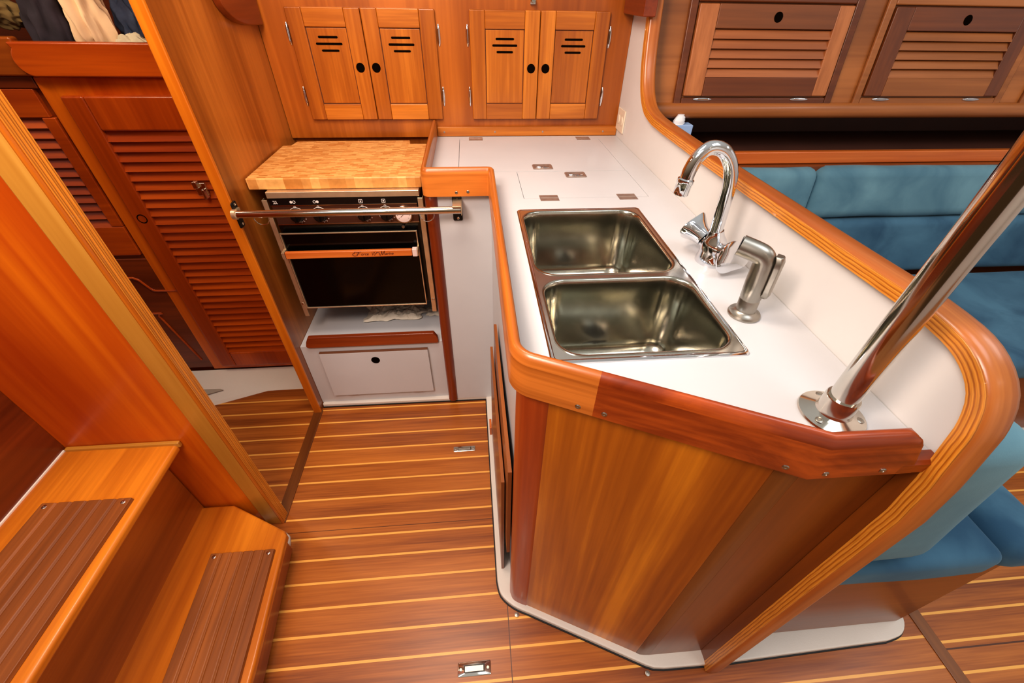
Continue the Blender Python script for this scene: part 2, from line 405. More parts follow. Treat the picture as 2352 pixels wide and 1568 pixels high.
# dark cleat and carlin at the top of the bulkhead and divider
struct(B(0.51, 0.549, 1.50, 1.70, 1.268, 1.42).build('trim_4', W('red', 'y'), bevel=0.003))
cv = [(1.455, 1.45)] + [tuple(q[:2]) for q in smoothpath([(1.455, 1.30, 0), (1.47, 1.275, 0), (1.51, 1.25, 0), (1.58, 1.233, 0), (1.70, 1.226, 0)], 4)] + [(1.70, 1.45)]
struct(MB().prism(cv, 'x', -0.6595, -0.638).build('trim_5', W('dim', 'y'), bevel=0.003))

# white moulded flange around the foot of the island and galley front
outer = [(-0.658, 1.187), (0.011, 1.183), (0.014, 0.80), (0.017, 0.47)]
outer += [tuple(q[:2]) for q in smoothpath([(0.017, 0.47, 0), (0.026, 0.432, 0), (0.058, 0.401, 0), (0.10, 0.380, 0)], 4)][1:]
outer += [(0.385, 0.241), (0.404, 0.234), (0.43, 0.231), (0.578, 0.229), (1.05, 0.240)]
outer += [tuple(q[:2]) for q in smoothpath([(1.05, 0.240, 0), (1.098, 0.250, 0), (1.128, 0.275, 0), (1.140, 0.31, 0)], 4)][1:]
slab = outer + [(1.14, 0.60), (0.62, 0.60), (0.62, 1.69), (-0.658, 1.69)]
fl = struct(MB().prism(slab, 'z', 0.0, 0.018).build('baseboard_galley', M['liner'], bevel=0.004))
struct(MB().sweep(outer, [(0, 0), (0.0035, 0), (0.0035, 0.005), (0, 0.005)], lambda p, h: (p.x, p.y, h)).build('gasket', M['gasket'], fl))

# ------------------------------------------------------------------ passage behind the companionway bulkhead
lin_ = [(-0.686, 1.300), (-0.774, 1.300), (-0.917, 1.297), (-1.123, 1.222), (-1.35, 1.14), (-1.75, 1.14)]
lp = MB(); n = len(lin_)
bot = [(x, y, 0.0) for x, y in lin_]; top = [(x, y + 0.012, 0.010) for x, y in lin_]; bk = [(x, 1.395, 0.045) for x, y in lin_]
lp.add(bot + top + bk, [(i, i + 1, n + i + 1, n + i) for i in range(n - 1)] + [(n + i, n + i + 1, 2 * n + i + 1, 2 * n + i) for i in range(n - 1)])
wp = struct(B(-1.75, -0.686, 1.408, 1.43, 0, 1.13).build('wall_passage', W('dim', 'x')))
struct(lp.build('baseboard_passage', M['liner'], smooth=True, angle=20))
struct(MB().prism([(-1.205, 1.30), (-1.10, 1.297), (-1.085, 1.29), (-1.175, 1.255), (-1.23, 1.255)], 'z', 0.024, 0.0262).build('grey_recess', M['linergrey'], wp))
struct(B(-1.157, -0.686, 1.396, 1.41, 0.05, 1.128).build('face_panel', W('glow', 'z'), wp, bevel=0.003))
# tall louvred door
DX0, DX1, DZ0, DZ1 = -1.108, -0.687, 0.075, 1.086
dm = MB(); y0, y1 = 1.380, 1.397
dm.box(DX0, -1.050, y0, y1, DZ0, DZ1).box(-0.700, DX1, y0, y1, DZ0, DZ1).box(-1.05, -0.700, y0, y1, 0.998, DZ1).box(-1.05, -0.700, y0, y1, DZ0, 0.150)
d1 = struct(dm.build('door_1', W('louver', 'z'), bevel=0.006))
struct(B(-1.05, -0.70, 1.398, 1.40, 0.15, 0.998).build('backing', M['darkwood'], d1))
def slats(T, u0, u1, v0, v1, n, w0, w1, lap=0.55):
    """sloping louvre blades: u across, v up, w depth towards the viewer"""
    m = MB(T); p = (v1 - v0) / n
    for i in range(n):
        a = v0 + i * p
        m.add([(u0, a, w1), (u1, a, w1), (u1, a + p * 0.94, w0), (u0, a + p * 0.94, w0),
               (u0, a - 0.001, w1 - 0.005), (u1, a - 0.001, w1 - 0.005), (u1, a + p * 0.86, w0 - 0.006), (u0, a + p * 0.86, w0 - 0.006)],
              [(0, 1, 2, 3), (7, 6, 5, 4), (0, 4, 5, 1), (3, 2, 6, 7), (0, 3, 7, 4), (1, 5, 6, 2)])
    return m
Tp = lambda p: (p[0], 1.400 - p[2], p[1])
struct(slats(Tp, -1.052, -0.698, 0.150, 0.998, 30, 0.004, 0.017).build('louver_panel', W('louver', 'x'), d1))
def finger_hole(parent, p, axis, r=0.0105, ring='red'):
    o = MB().lathe([(r * 1.22, -0.001), (r * 1.22, 0.0008), (r, 0.0012), (r * 0.96, 0.0002)], p, axis, 20).build('finger_hole', M['hole'], parent, smooth=True)
    return o
finger_hole(d1, (-1.079, 1.3805, 0.738), (0, -1, 0), 0.0125)
la = MB().box(-0.868, -0.835, 1.374, 1.38, 0.812, 0.852); la.box(-0.866, -0.852, 1.362, 1.378, 0.838, 0.858); la.box(-0.846, -0.838, 1.360, 1.378, 0.806, 0.836)
struct(la.build('door_catch', M['steel'], d1, bevel=0.002))
# shorter louvred locker door and the moulded panel below it
dm = MB(); dm.box(-1.75, -1.176, 1.396, 1.41, 1.03, 1.10).box(-1.200, -1.165, 1.396, 1.41, 0.705, 1.03).box(-1.75, -1.165, 1.396, 1.41, 0.60, 0.705)
d2 = struct(dm.build('door_2', W('louver', 'x'), bevel=0.003))
struct(slats(lambda p: (p[0], 1.412 - p[2], p[1]), -1.75, -1.198, 0.705, 1.03, 12, 0.0, 0.014).build('louver_panel', W('louver', 'x'), d2))
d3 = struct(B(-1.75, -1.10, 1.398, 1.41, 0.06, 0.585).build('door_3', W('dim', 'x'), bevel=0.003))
mo = MB()
mo.tube(smoothpath([(-1.75, 1.397, 0.511), (-1.30, 1.397, 0.511), (-1.235, 1.397, 0.507), (-1.215, 1.397, 0.482), (-1.198, 1.397, 0.457), (-1.17, 1.397, 0.453), (-1.115, 1.397, 0.453)], 4), 0.004, 8)
mo.tube(smoothpath([(-1.75, 1.397, 0.352), (-1.26, 1.397, 0.352), (-1.238, 1.397, 0.338), (-1.215, 1.397, 0.24), (-1.185, 1.397, 0.105)], 4), 0.004, 8)
struct(mo.build('moulding', W('louver', 'x'), d3, smooth=True))
struct(B(-1.75, -1.16, 1.396, 1.41, 1.10, 1.13).build('rail', W('dim', 'x'), d2, bevel=0.004))
# niche over the doors
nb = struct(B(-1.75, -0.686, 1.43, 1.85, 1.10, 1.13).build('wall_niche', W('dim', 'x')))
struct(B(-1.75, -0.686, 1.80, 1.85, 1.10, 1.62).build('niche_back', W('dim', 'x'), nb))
fb = thing('locker_fiddle', 'broad orange varnished board along the clothes niche above the louvred door', 'shelf', (-0.9, 1.39, 1.13))
q = [(-0.688, 1.130), (-1.13, 1.130)] + arc(-1.125, 1.165, 0.036, 250, 130, 8) + [(-1.155, 1.206), (-0.688, 1.206)]
MB().prism(q, 'y', 1.374, 1.402).build('board', W('louver', 'x'), fb, bevel=0.005)
B(-1.75, -1.145, 1.385, 1.412, 1.13, 1.215).build('board', W('riser', 'x'), fb, bevel=0.006)

# ------------------------------------------------------------------ companionway steps
st = thing('companionway_steps', 'varnished companionway steps with dark grooved tread pads', 'stairs', (-0.75, 0.3, 0))
MB().prism([(-0.866, 0.704), (-0.766, 0.704), (-0.590, 0.612), (-0.579, 0.598), (-0.556, 0.30), (-0.515, -0.6), (-0.866, -0.6)], 'z', 0.100, 0.125).build('tread', W('step', 'y'), st, bevel=0.008, seg=3)
MB().prism([(-0.86, 0.70), (-0.766, 0.698), (-0.600, 0.606), (-0.572, 0.30), (-0.530, -0.6), (-0.86, -0.6)], 'z', 0.016, 0.100).build('kick_panel', W('riser', 'y'), st)
MB().prism([(-0.86, 0.70), (-0.72, 0.695), (-0.640, 0.664), (-0.622, 0.650), (-0.616, 0.632), (-0.587, 0.287), (-0.53, -0.6), (-0.86, -0.6)], 'z', 0.0, 0.016).build('white_base', M['liner'], st, bevel=0.003)
B(-0.880, -0.855, -0.6, 0.704, 0.10, 0.42).build('riser', W('riser', 'y'), st)
B(-1.05, -0.778, -0.6, 0.704, 0.411, 0.435).build('tread', W('step', 'y'), st, bevel=0.009, seg=3)
B(-1.04, -0.772, 0.697, 0.7075, 0.425, 0.443).build('edge_batten', W('pale', 'x'), st, bevel=0.003)
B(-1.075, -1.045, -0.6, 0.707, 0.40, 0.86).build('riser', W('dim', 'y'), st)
B(-1.046, -1.041, -0.6, 0.700, 0.434, 0.4385).build('caulk_line', M['caulk'], st)
def pad(x0, x1, y0, y1, z, skew):
    m = MB(); n = 6; w = (x1 - x0) / n
    pr = []
    for i in range(n):
        a = x0 + i * w
        pr += [(a + (0.0 if i == 0 else 0.004), z + 0.009), (a + w - (0.0 if i == n - 1 else 0.004), z + 0.009)]
        if i < n - 1: pr.append((a + w, z + 0.005))
    pr = [(x0 - 0.002, z)] + [(x0, z + 0.007)] + pr + [(x1, z + 0.007), (x1 + 0.002, z)]
    L = [[(x + skew * (y - y1), y, h) for x, h in pr] for y in (y1, y0)]
    m.loft(L); p = m.build('tread_pad', W('pad', 'y'), st, bevel=0.0016)
    screw(p, (x1 - 0.012, y1 - 0.010, z + 0.0088), (0, 0, 1), 0.005); screw(p, (x0 + 0.012, y1 - 0.010, z + 0.0088), (0, 0, 1), 0.005)
pad(-0.764, -0.597, -0.5, 0.557, 0.125, -0.07)
pad(-0.985, -0.798, -0.5, 0.553, 0.435, 0.03)

# ------------------------------------------------------------------ overhead cabinet on the hull
gc = thing('galley_cabinet', 'varnished overhead cabinet with four vented doors behind the stove and counter', 'cabinet', (-0.05, 1.71, 0.9))
B(-0.658, 0.549, 1.708, 1.738, 0.895, 1.50).build('face', W('face', 'z'), gc)
def gdoor(x0, x1, hx, hside):
    z0, z1 = 0.957, 1.273; s = 0.050; ya, yb = 1.694, 1.708
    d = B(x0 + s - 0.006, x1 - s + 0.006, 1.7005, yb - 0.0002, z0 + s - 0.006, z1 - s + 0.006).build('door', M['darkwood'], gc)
    B(x0 + s + 0.0016, x1 - s - 0.0016, 1.6985, yb - 0.002, z0 + s + 0.0016, z1 - s - 0.0016).build('panel', W('cabinet', 'z'), d, bevel=0.002)
    for a_, b_ in ((x0, x0 + s), (x1 - s, x1)): B(a_, b_, ya, yb, z0, z1).build('stile', W('cabinet', 'z'), d, bevel=0.0035)
    for a_, b_ in ((z1 - s, z1), (z0, z0 + s)): B(x0 + s, x1 - s, ya, yb, a_, b_).build('cross_rail', W('cabinet', 'x'), d, bevel=0.0028)
    c = (x0 + x1) / 2; v = MB()
    for zz, w, dx in ((1.197, 0.062, 0), (1.179, 0.084, 0.0), (1.161, 0.056, 0.0)):
        v.prism(arc(c + w / 2 - 0.0032, zz, 0.0032, -90, 90, 5) + arc(c - w / 2 + 0.0032, zz, 0.0032, 90, 270, 5), 'y', 1.6980, 1.6995)
    v.build('vent_slots', M['hole'], d)
    finger_hole(d, (hx, 1.694, 1.115), (0, -1, 0), 0.0115)
    ex = x0 - 0.008 if hside < 0 else x1 + 0.008
    for zz in (1.204, 1.028):
        L = []
        for t in range(9):
            h = -0.03 + 0.06 * t / 8; w = 0.0062 * math.sqrt(max(0.06, 1 - (h / 0.0315) ** 2))
            L.append([(ex + w * math.cos(a), 1.7075 - 0.0055 * max(0, math.sin(a)) * w / 0.0062, zz + h) for a in [PI * k / 8 for k in range(9)]])
        MB().loft(L).tube([(ex, 1.7015, zz - 0.019), (ex, 1.7015, zz + 0.019)], 0.0024, 8).build('hinge', M['chrome'], d, smooth=True)
gdoor(-0.564, -0.3365, -0.364, -1); gdoor(-0.3345, -0.104, -0.312, 1)
gdoor(0.006, 0.2365, 0.212, -1); gdoor(0.2385, 0.469, 0.262, 1)
MB().box(0.203, 0.219, 1.698, 1.709, 1.288, 1.30).lathe([(0.004, 0), (0.004, 0.012), (0.0065, 0.014), (0.0065, 0.018)], (0.211, 1.699, 1.294), (0, -1, 0.2), 12).build('catch', M['steel'], gc, smooth=True)
MB().box(0.20, 0.222, 1.7, 1.7085, 1.312, 1.33).build('catch', M['steel'], gc, bevel=0.002)
bs = B(-0.128, 0.549, 1.692, 1.7075, 0.9, 0.932).build('backsplash_batten', W('cabinet', 'x'), gc, bevel=0.002)
for x in (-0.103, 0.085, 0.265, 0.497): screw(bs, (x, 1.692, 0.915), (0, -1, 0), 0.0035, 'bronze')

# ------------------------------------------------------------------ counter
ct = thing('galley_counter', 'white laminate L-shaped counter edged with a raised varnished fiddle', 'counter', (0.2, 0.9, 0.88))
SX0, SX1, SY0, SY1 = 0.104, 0.416, 0.445, 1.005
top = [(-0.130, 1.691), (-0.130, 1.176), (0.048, 1.176)] + fillet([(0.048, 1.17), (0.051, 0.412), (0.382, 0.2585)], {1: 0.03})[1:] + [(0.549, 0.258), (0.549, 1.691)]
hatchA = (-0.046, 0.470, 1.2975, 1.655); hatchB = (0.131, 0.4715, 1.085, 1.2945)
def rect(a, g=0.0): return [(a[0] - g, a[2] - g), (a[1] + g, a[2] - g), (a[1] + g, a[3] + g), (a[0] - g, a[3] + g)]
plate(top, [rect((SX0 + .006, SX1 - .006, SY0 + .006, SY1 - .006)), rect(hatchA, 0.0013), rect(hatchB, 0.0013)], 0.878, 0.9).build('worktop', M['white'], ct)
MB().prism([(0.08, 1.06), (0.53, 1.06), (0.53, 1.68), (-0.09, 1.68), (-0.09, 1.25), (0.08, 1.25)], 'z', 0.868, 0.8775).build('lid_rebate', M['gasket'], ct)
def hatch(a, hinges, lx, ly):
    h = B(a[0], a[1], a[2], a[3], 0.8785, 0.9).build('icebox_lid', M['white'], ct)
    for x, y in hinges:
        MB().box(x - 0.025, x + 0.025, y - 0.019, y + 0.019, 0.8995, 0.9012).tube([(x - 0.024, y, 0.9008), (x + 0.024, y, 0.9008)], 0.0018, 8).build('hinge', M['bronze'], h)
    l = MB().loft([[(x, y, z) for x, y in rr(lx - 0.031 - o, lx + 0.031 + o, ly - 0.022 - o, ly + 0.022 + o, 0.005, 4)] for o, z in ((0, 0.8995), (0, 0.9018), (-0.0015, 0.903), (-0.006, 0.9028), (-0.008, 0.9012))])
    l = l.build('lift_latch', M['bronze'], h, smooth=True)
    MB().tube([(lx - 0.02, ly - 0.004, 0.9025), (lx - 0.008, ly - 0.010, 0.9035), (lx + 0.008, ly - 0.010, 0.9035), (lx + 0.02, ly - 0.004, 0.9025)], 0.0022, 8).lathe([(0.006, 0), (0.006, 0.002), (0.003, 0.003)], (lx, ly - 0.009, 0.9015), (0, 0, 1), 12).build('ring', M['chrome'], l, smooth=True)
hatch(hatchA, [(0.012, 1.655), (0.413, 1.655)], 0.215, 1.335)
hatch(hatchB, [(0.198, 1.0845), (0.412, 1.0845)], 0.305, 1.260)
# fiddles
fprof = [(0.0, 0.940), (-0.0015, 0.949), (-0.006, 0.956), (-0.0115, 0.957), (-0.0155, 0.953), (-0.017, 0.944), (-0.017, 0.8785), (-0.004, 0.8785), (0.0, 0.8805)]
fr3 = lambda p, h: (p.x, p.y, h)
A = fillet([(-0.146, 1.69), (-0.146, 1.158), (0.0385, 1.158), (0.0385, 0.412), (0.148, 0.359)], {1: 0.022, 2: 0.004, 3: 0.048}, 10)
f1 = MB().sweep(A, fprof, fr3).build('fiddle_rail', W('fiddle', 'x', True), ct, smooth=True, angle=60)
Bq = [(0.148, 0.359), (0.3865, 0.2438), (0.474, 0.2428)] + [(0.474 + 0.016 * math.sin(t), 0.2428) for t in [PI / 2 * k / 6 for k in range(1, 7)]]
fm = MB().sweep(Bq, fprof, fr3)
fm.v = [(x, y, min(z, 0.957 - 0.016 * (1 - math.sqrt(max(0, 1 - ((x - 0.474) / 0.016) ** 2)))) if x > 0.474 else z) for x, y, z in fm.v]
fm.v = [(x + max(0, min(1, (x - 0.46) / 0.014)) * (0.957 - z) * 0.42, y, z) for x, y, z in fm.v]
f2 = fm.build('fiddle_rail', W('mahog', 'x', True), ct, smooth=True, angle=60)
f2['label'] = 'darker red mahogany fiddle on the counter end'
MB().sweep([(0.500, 0.2428), (0.549, 0.2420)], [(0.0, 0.882), (0.0, 0.898), (-0.004, 0.902), (-0.018, 0.902), (-0.018, 0.882)], fr3).build('low_fiddle_end', W('mahog', 'x', True), ct)
for p, a, o in (((0.129, 0.3685, 0.891), (-0.435, -0.9, 0), f1), ((0.162, 0.3525, 0.891), (-0.435, -0.9, 0), f2), ((0.362, 0.256, 0.891), (-0.435, -0.9, 0), f2), ((0.405, 0.2436, 0.891), (0, -1, 0), f2), ((0.478, 0.2428, 0.891), (0, -1, 0), f2), ((-0.051, 1.158, 0.891), (0, -1, 0), f1), ((-0.019, 1.158, 0.893), (0, -1, 0), f1)):
    screw(o, p, a, 0.0042, 'brushed')

# ------------------------------------------------------------------ island under the counter
isl = thing('galley_island', 'island cabinet of golden wood panels with rounded red corner posts', 'cabinet', (0.25, 0.7, 0.018))
MB().prism([(0.046, 1.182), (0.0585, 0.45), (0.07, 0.45), (0.058, 1.19)], 'z', 0.018, 0.878).build('side_panel', M['white'], isl)
B(-0.110, 0.058, 1.182, 1.192, 0.018, 0.878).build('galley_face', M['white'], isl)
c = (0.098, 0.444)
pc = [(0.0525, 0.455), (0.0515, 0.436)] + [tuple(q[:2]) for q in smoothpath([(0.0515, 0.436, 0), (0.058, 0.418, 0), (0.073, 0.407, 0), (0.0925, 0.3985, 0)], 4)][1:] + [(0.099, 0.4005), (0.11, 0.42), (0.07, 0.46)]
MB().prism(pc, 'z', 0.018, 0.878).build('corner_post', W('post', 'z'), isl, smooth=True, angle=50)
fp = [(0.094, 0.400), (0.365, 0.2688), (0.3705, 0.268), (0.372, 0.29), (0.11, 0.418)]
MB().prism(fp, 'z', 0.018, 0.878).build('front_panel', W('panel', 'z'), isl)
MB().prism([(0.3665, 0.268), (0.374, 0.2635), (0.386, 0.2615), (0.40, 0.2605), (0.39, 0.28), (0.37, 0.29)], 'z', 0.018, 0.878).build('corner_strip', W('thresh', 'z'), isl, smooth=True, angle=60)
MB().prism([(0.398, 0.2605), (0.549, 0.2595), (0.549, 0.275), (0.40, 0.285)], 'z', 0.018, 0.878).build('end_panel', W('strip', 'z'), isl)
B(0.5375, 0.5495, 0.2372, 0.2592, 0.018, 0.878).build('filler_strip', W('strip', 'z'), isl)
MB().prism(arc(-0.1255, 1.186, 0.0185, 180, 360, 10) + [(-0.107, 1.215), (-0.144, 1.70), (-0.144, 1.70)], 'z', 0.018, 0.878).build('corner_post', W('red', 'z'), isl, smooth=True, angle=60)
# boards stowed against the white side
def sboard(x0, x1, y0, y1, z0, z1, label):
    b = thing('stowed_board', label, 'board', (x0, y0, z0))
    m = MB(); m.prism([(x1, y1), (x0, y1), (x0 + 0.004, y0), (x1 + 0.004, y0)], 'z', z0, z1 - 0.004)
    m.build('veneer', W('base', 'z'), b)
    MB().prism([(x1, y1), (x0, y1), (x0 + 0.004, y0), (x1 + 0.004, y0)], 'z', z1 - 0.004, z1).build('ply_edge', W('pad', 'y'), b)
sboard(0.0375, 0.0455, 0.455, 0.93, 0.235, 0.60, 'taller brown board on edge against the white side of the island')
sboard(0.027, 0.0345, 0.50, 0.96, 0.0185, 0.49, 'lower brown board leaning in front of the taller one beside the island')
tag(B(0.018, 0.0265, 0.985, 1.03, 0.0182, 0.06).build('wooden_cleat', W('bar', 'z'), bevel=0.002), 'small wooden cleat at the foot of the stowed boards', 'cleat')

# ------------------------------------------------------------------ sink
sk = thing('double_sink', 'stainless double-bowl sink let into the white counter', 'sink', (0.26, 0.72, 0.9))
b1 = rr(0.111, 0.404, 0.688, 0.993, 0.045, 8); b2 = rr(0.115, 0.408, 0.455, 0.674, 0.045, 8)
ro = rr(SX0, SX1, SY0, SY1, 0.008, 4)
def inset(L, d):
    cx = sum(p[0] for p in L) / len(L); cy = sum(p[1] for p in L) / len(L)
    hx = max(p[0] for p in L) - cx; hy = max(p[1] for p in L) - cy
    return [(cx + (x - cx) * (1 - d / hx), cy + (y - cy) * (1 - d / hy)) for x, y in L]
plate(inset(ro, 0.002), [b1, b2], 0.9005, 0.9035).build('rim', M['rimsteel'], sk)
MB().loft([[(x, y, z) for x, y in inset(ro, d)] for d, z in ((-0.001, 0.9002), (-0.001, 0.902), (0.001, 0.9042), (0.004, 0.9042), (0.006, 0.9034))], False, False).build('rim_bead', M['chrome'], sk, smooth=True)
for L, h in ((b1, 0.175), (b2, 0.175)):
    lo = [(0.0, 0.9035), (0.0, 0.9045), (0.003, 0.9045), (0.005, 0.902), (0.006, 0.895)]
    for k in range(5): lo.append((0.007 + 0.002 * k, 0.89 - (h - 0.045) * k / 4))
    for k in range(1, 7):
        a = PI / 2 * k / 6; lo.append((0.015 + 0.035 * (1 - math.cos(a)), 0.9 - h + 0.035 * (1 - math.sin(a))))
    bw = MB().loft([[(x, y, z) for x, y in inset(L, d)] for d, z in lo], False, True).build('bowl', M['sink'], sk, smooth=True, fix=False, angle=70)
    for pl in bw.data.polygons: pass
    cx = sum(p[0] for p in L) / len(L); cy = sum(p[1] for p in L) / len(L)
    dr = MB().lathe([(0.042, 0.0), (0.042, 0.0015), (0.036, 0.003), (0.030, 0.0015), (0.028, -0.0005)], (cx + 0.01, cy, 0.9 - h + 0.0005), (0, 0, 1), 28).build('drain', M['steel'], bw, smooth=True)
    MB().lathe([(0.027, 0), (0.027, 0.001), (0.008, 0.002), (0.006, 0.012), (0.001, 0.013)], (cx + 0.01, cy, 0.9 - h + 0.0008), (0, 0, 1), 20).build('strainer', M['iron'], bw, smooth=True)

# ------------------------------------------------------------------ tap and sprayer
fc = thing('mixer_tap', 'chrome swan-neck mixer tap with two flared handles beside the sink', 'tap', (0.487, 0.733, 0.9))
bx, by = 0.487, 0.733
body = MB().lathe([(0.033, 0), (0.034, 0.003), (0.033, 0.008), (0.029, 0.018), (0.0255, 0.03), (0.0245, 0.040), (0.021, 0.05), (0.0165, 0.058), (0.0145, 0.066), (0.0135, 0.07)], (bx, by, 0.9002), (-0.18, 0, 1), 32)
ka, kb = Vector((-0.50, 0.76, 0.36)).normalized(), Vector((0.06, -0.96, 0.16)).normalized()
o0 = Vector((bx - 0.004, by, 0.930))
body.lathe([(0.017, 0), (0.0165, 0.015), (0.016, 0.026)], o0, ka, 20).lathe([(0.017, 0), (0.0165, 0.012), (0.016, 0.021)], o0, kb, 20)
body.build('body', M['chrome'], fc, smooth=True)
for a, d in ((ka, 0.0275), (kb, 0.0225)):
    MB().lathe([(0.014, 0), (0.0175, 0.001), (0.0180, 0.006), (0.0205, 0.016), (0.0260, 0.028), (0.0305, 0.038), (0.0302, 0.0415), (0.021, 0.045), (0.004, 0.046)], o0 + a * d, a, 48, 3, 0.17).build('handle', M['chrome'], fc, smooth=True, angle=50)
sp_ = smoothpath([(0.4745, 0.733, 0.955), (0.4715, 0.733, 1.010), (0.4675, 0.733, 1.060), (0.4565, 0.733, 1.094), (0.435, 0.733, 1.118), (0.410, 0.733, 1.123), (0.393, 0.733, 1.109), (0.3845, 0.733, 1.088), (0.3815, 0.733, 1.068)], 6)
so = MB().tube(sp_, 0.0122, 20).build('spout', M['chrome'], fc, smooth=True)
ax = (Vector(sp_[-1]) - Vector(sp_[-3])).normalized()
MB().lathe([(0.0125, -0.004), (0.0148, -0.002), (0.0151, 0.004), (0.0140, 0.006), (0.0140, 0.0245), (0.0125, 0.026), (0.009, 0.0235)], Vector(sp_[-1]), ax, 24).build('aerator', M['chrome'], so, smooth=True)

sy = thing('sink_sprayer', 'brushed nickel pull-out sprayer standing on the counter near the sink', 'sprayer', (0.459, 0.548, 0.9))
MB().lathe([(0.0265, 0), (0.027, 0.003), (0.0255, 0.006), (0.019, 0.008), (0.0165, 0.011)], (0.459, 0.548, 0.9002), (0, 0, 1), 32).build('base', M['brushed'], sy, smooth=True)
hb = MB().lathe([(0.0162, 0.0), (0.0162, 0.024), (0.0155, 0.0255), (0.0155, 0.0275), (0.0164, 0.029), (0.0172, 0.06), (0.0168, 0.085), (0.0160, 0.100)], (0.459, 0.548, 0.908), (-0.05, 0, 1), 28)
hd_ = Vector((-0.80, 0.60, 0.06)).normalized(); p0 = Vector((0.4535, 0.548, 1.004))
pth = [(0.4542, 0.548, 0.985), tuple(p0), tuple(p0 + hd_ * 0.005 + Vector((0, 0, 0.008))), tuple(p0 + hd_ * 0.016 + Vector((0, 0, 0.0115))), tuple(p0 + hd_ * 0.042 + Vector((0, 0, 0.0145)))]
sm_ = smoothpath(pth, 6)
hb.tube(sm_, [0.0160 + 0.0008 * i / (len(sm_) - 1) for i in range(len(sm_))], 28)
hb.build('handle', M['brushed'], sy, smooth=True)
MB().lathe([(0.0145, 0), (0.0145, 0.0008), (0.003, 0.0012)], Vector(sm_[-1]), hd_, 20).build('spray_face', M['iron'], sy, smooth=True)
lv = MB(); L = []; ld = Vector((0.72, -0.66, 0)).normalized(); lw = Vector((0.66, 0.72, 0)).normalized()
for t in range(9):
    u = t / 8; z = 0.944 + 0.076 * u; c0 = Vector((0.4572 - 0.003 * u, 0.548, z)) + ld * (0.0175 + (0.003 if 0.05 < u < 0.9 else 0.0))
    w = 0.0120 * (0.6 if t in (0, 8) else 1)
    L.append([tuple(c0 + ld * a + lw * b) for a, b in ((-0.006, -w), (0.003, -w), (0.0055, -w * 0.5), (0.0055, w * 0.5), (0.003, w), (-0.006, w))])
lv.loft(L).build('lever', M['brushed'], sy, bevel=0.0015)

# ------------------------------------------------------------------ grab pole
gp = thing('grab_pole', 'polished stainless grab pole rising from a round flange on the counter', 'pole', (0.462, 0.323, 0.9))
px, py = 0.462, 0.323
MB().lathe([(0.0165, 0.0), (0.0165, 0.90)], (px, py, 0.925), (0, 0, 1), 40).build('pole', M['steel'], gp, smooth=True)
fln = MB().lathe([(0.0395, 0), (0.0405, 0.002), (0.0395, 0.0045), (0.030, 0.0075), (0.022, 0.010), (0.0205, 0.014), (0.0200, 0.034), (0.0190, 0.036), (0.016, 0.036)], (px, py, 0.9002), (0, 0, 1), 48).build('flange', M['steel'], gp, smooth=True)
for k in range(3):
    a = math.radians(205 + 120 * k); screw(fln, (px + 0.0305 * math.cos(a), py + 0.0305 * math.sin(a), 0.9072), (0.1 * math.cos(a), 0.1 * math.sin(a), 1), 0.0052, 'brushed')

# ------------------------------------------------------------------ outlet on the bulkhead
ol = thing('power_outlet', 'ivory double power outlet on the white bulkhead above the counter', 'outlet', (0.549, 1.655, 0.925))
B(0.5445, 0.5498, 1.612, 1.695, 0.925, 0.998).build('cover_plate', M['ivory'], ol, bevel=0.002)
for y in (1.635, 1.672):
    MB().lathe([(0.0145, 0), (0.0145, 0.002), (0.013, 0.0026)], (0.5445, y, 0.962), (-1, 0, 0), 20).build('socket', M['ivory'], ol, smooth=True)

# ------------------------------------------------------------------ stove
sv = thing('gimballed_stove', 'black and stainless gimballed boat stove with a wooden oven door handle', 'stove', (-0.39, 1.4, 0.43))
B(-0.604, -0.168, 1.256, 1.62, 0.462, 0.846).build('body', M['black'], sv, bevel=0.003)
B(-0.606, -0.166, 1.250, 1.63, 0.847, 0.866).build('hob_rim', M['stain'], sv, bevel=0.002)
cp = B(-0.600, -0.176, 1.249, 1.257, 0.768, 0.826).build('control_panel', M['panelmet'], sv, bevel=0.001)
B(-0.602, -0.174, 1.2488, 1.257, 0.827, 0.846).build('black_fascia', M['black'], cp)
MB().box(-0.600, -0.176, 1.2475, 1.2495, 0.8255, 0.8275).box(-0.600, -0.176, 1.2475, 1.2495, 0.7665, 0.7685).build('bright_lines', M['steel'], cp)
for x in (-0.537, -0.470):
    mk = MB()
    for dx, fl_ in ((-0.0042, x == -0.537), (0.0042, x != -0.537)):
        if fl_: mk.lathe([(0.004, 0), (0.004, 0.0004)], (x + dx, 1.2486, 0.8365), (0, -1, 0), 12)
        else: mk.tube([(x + dx + 0.0038 * math.cos(t), 1.2484, 0.8365 + 0.0038 * math.sin(t)) for t in [2 * PI * k / 12 for k in range(12)]], 0.0008, 6, True)
    mk.build('printed_symbol', M['mark'], cp)
for x in (-0.341, -0.274):
    mk = MB(); q = [(x - 0.005, 1.2484, 0.831), (x + 0.005, 1.2484, 0.831), (x + 0.005, 1.2484, 0.841), (x - 0.005, 1.2484, 0.841)]
    for i in range(4): mk.tube([q[i], q[(i + 1) % 4]], 0.0008, 6)
    mk.box(x - 0.002, x + 0.002, 1.248, 1.2486, 0.834, 0.838).build('printed_symbol', M['mark'], cp)
MB().box(-0.589, -0.5875, 1.248, 1.2486, 0.832, 0.841).box(-0.584, -0.582, 1.248, 1.2486, 0.832, 0.841).box(-0.592, -0.580, 1.248, 1.2486, 0.832, 0.8335).box(-0.592, -0.586, 1.248, 1.2486, 0.8395, 0.841).build('printed_symbol', M['mark'], cp)
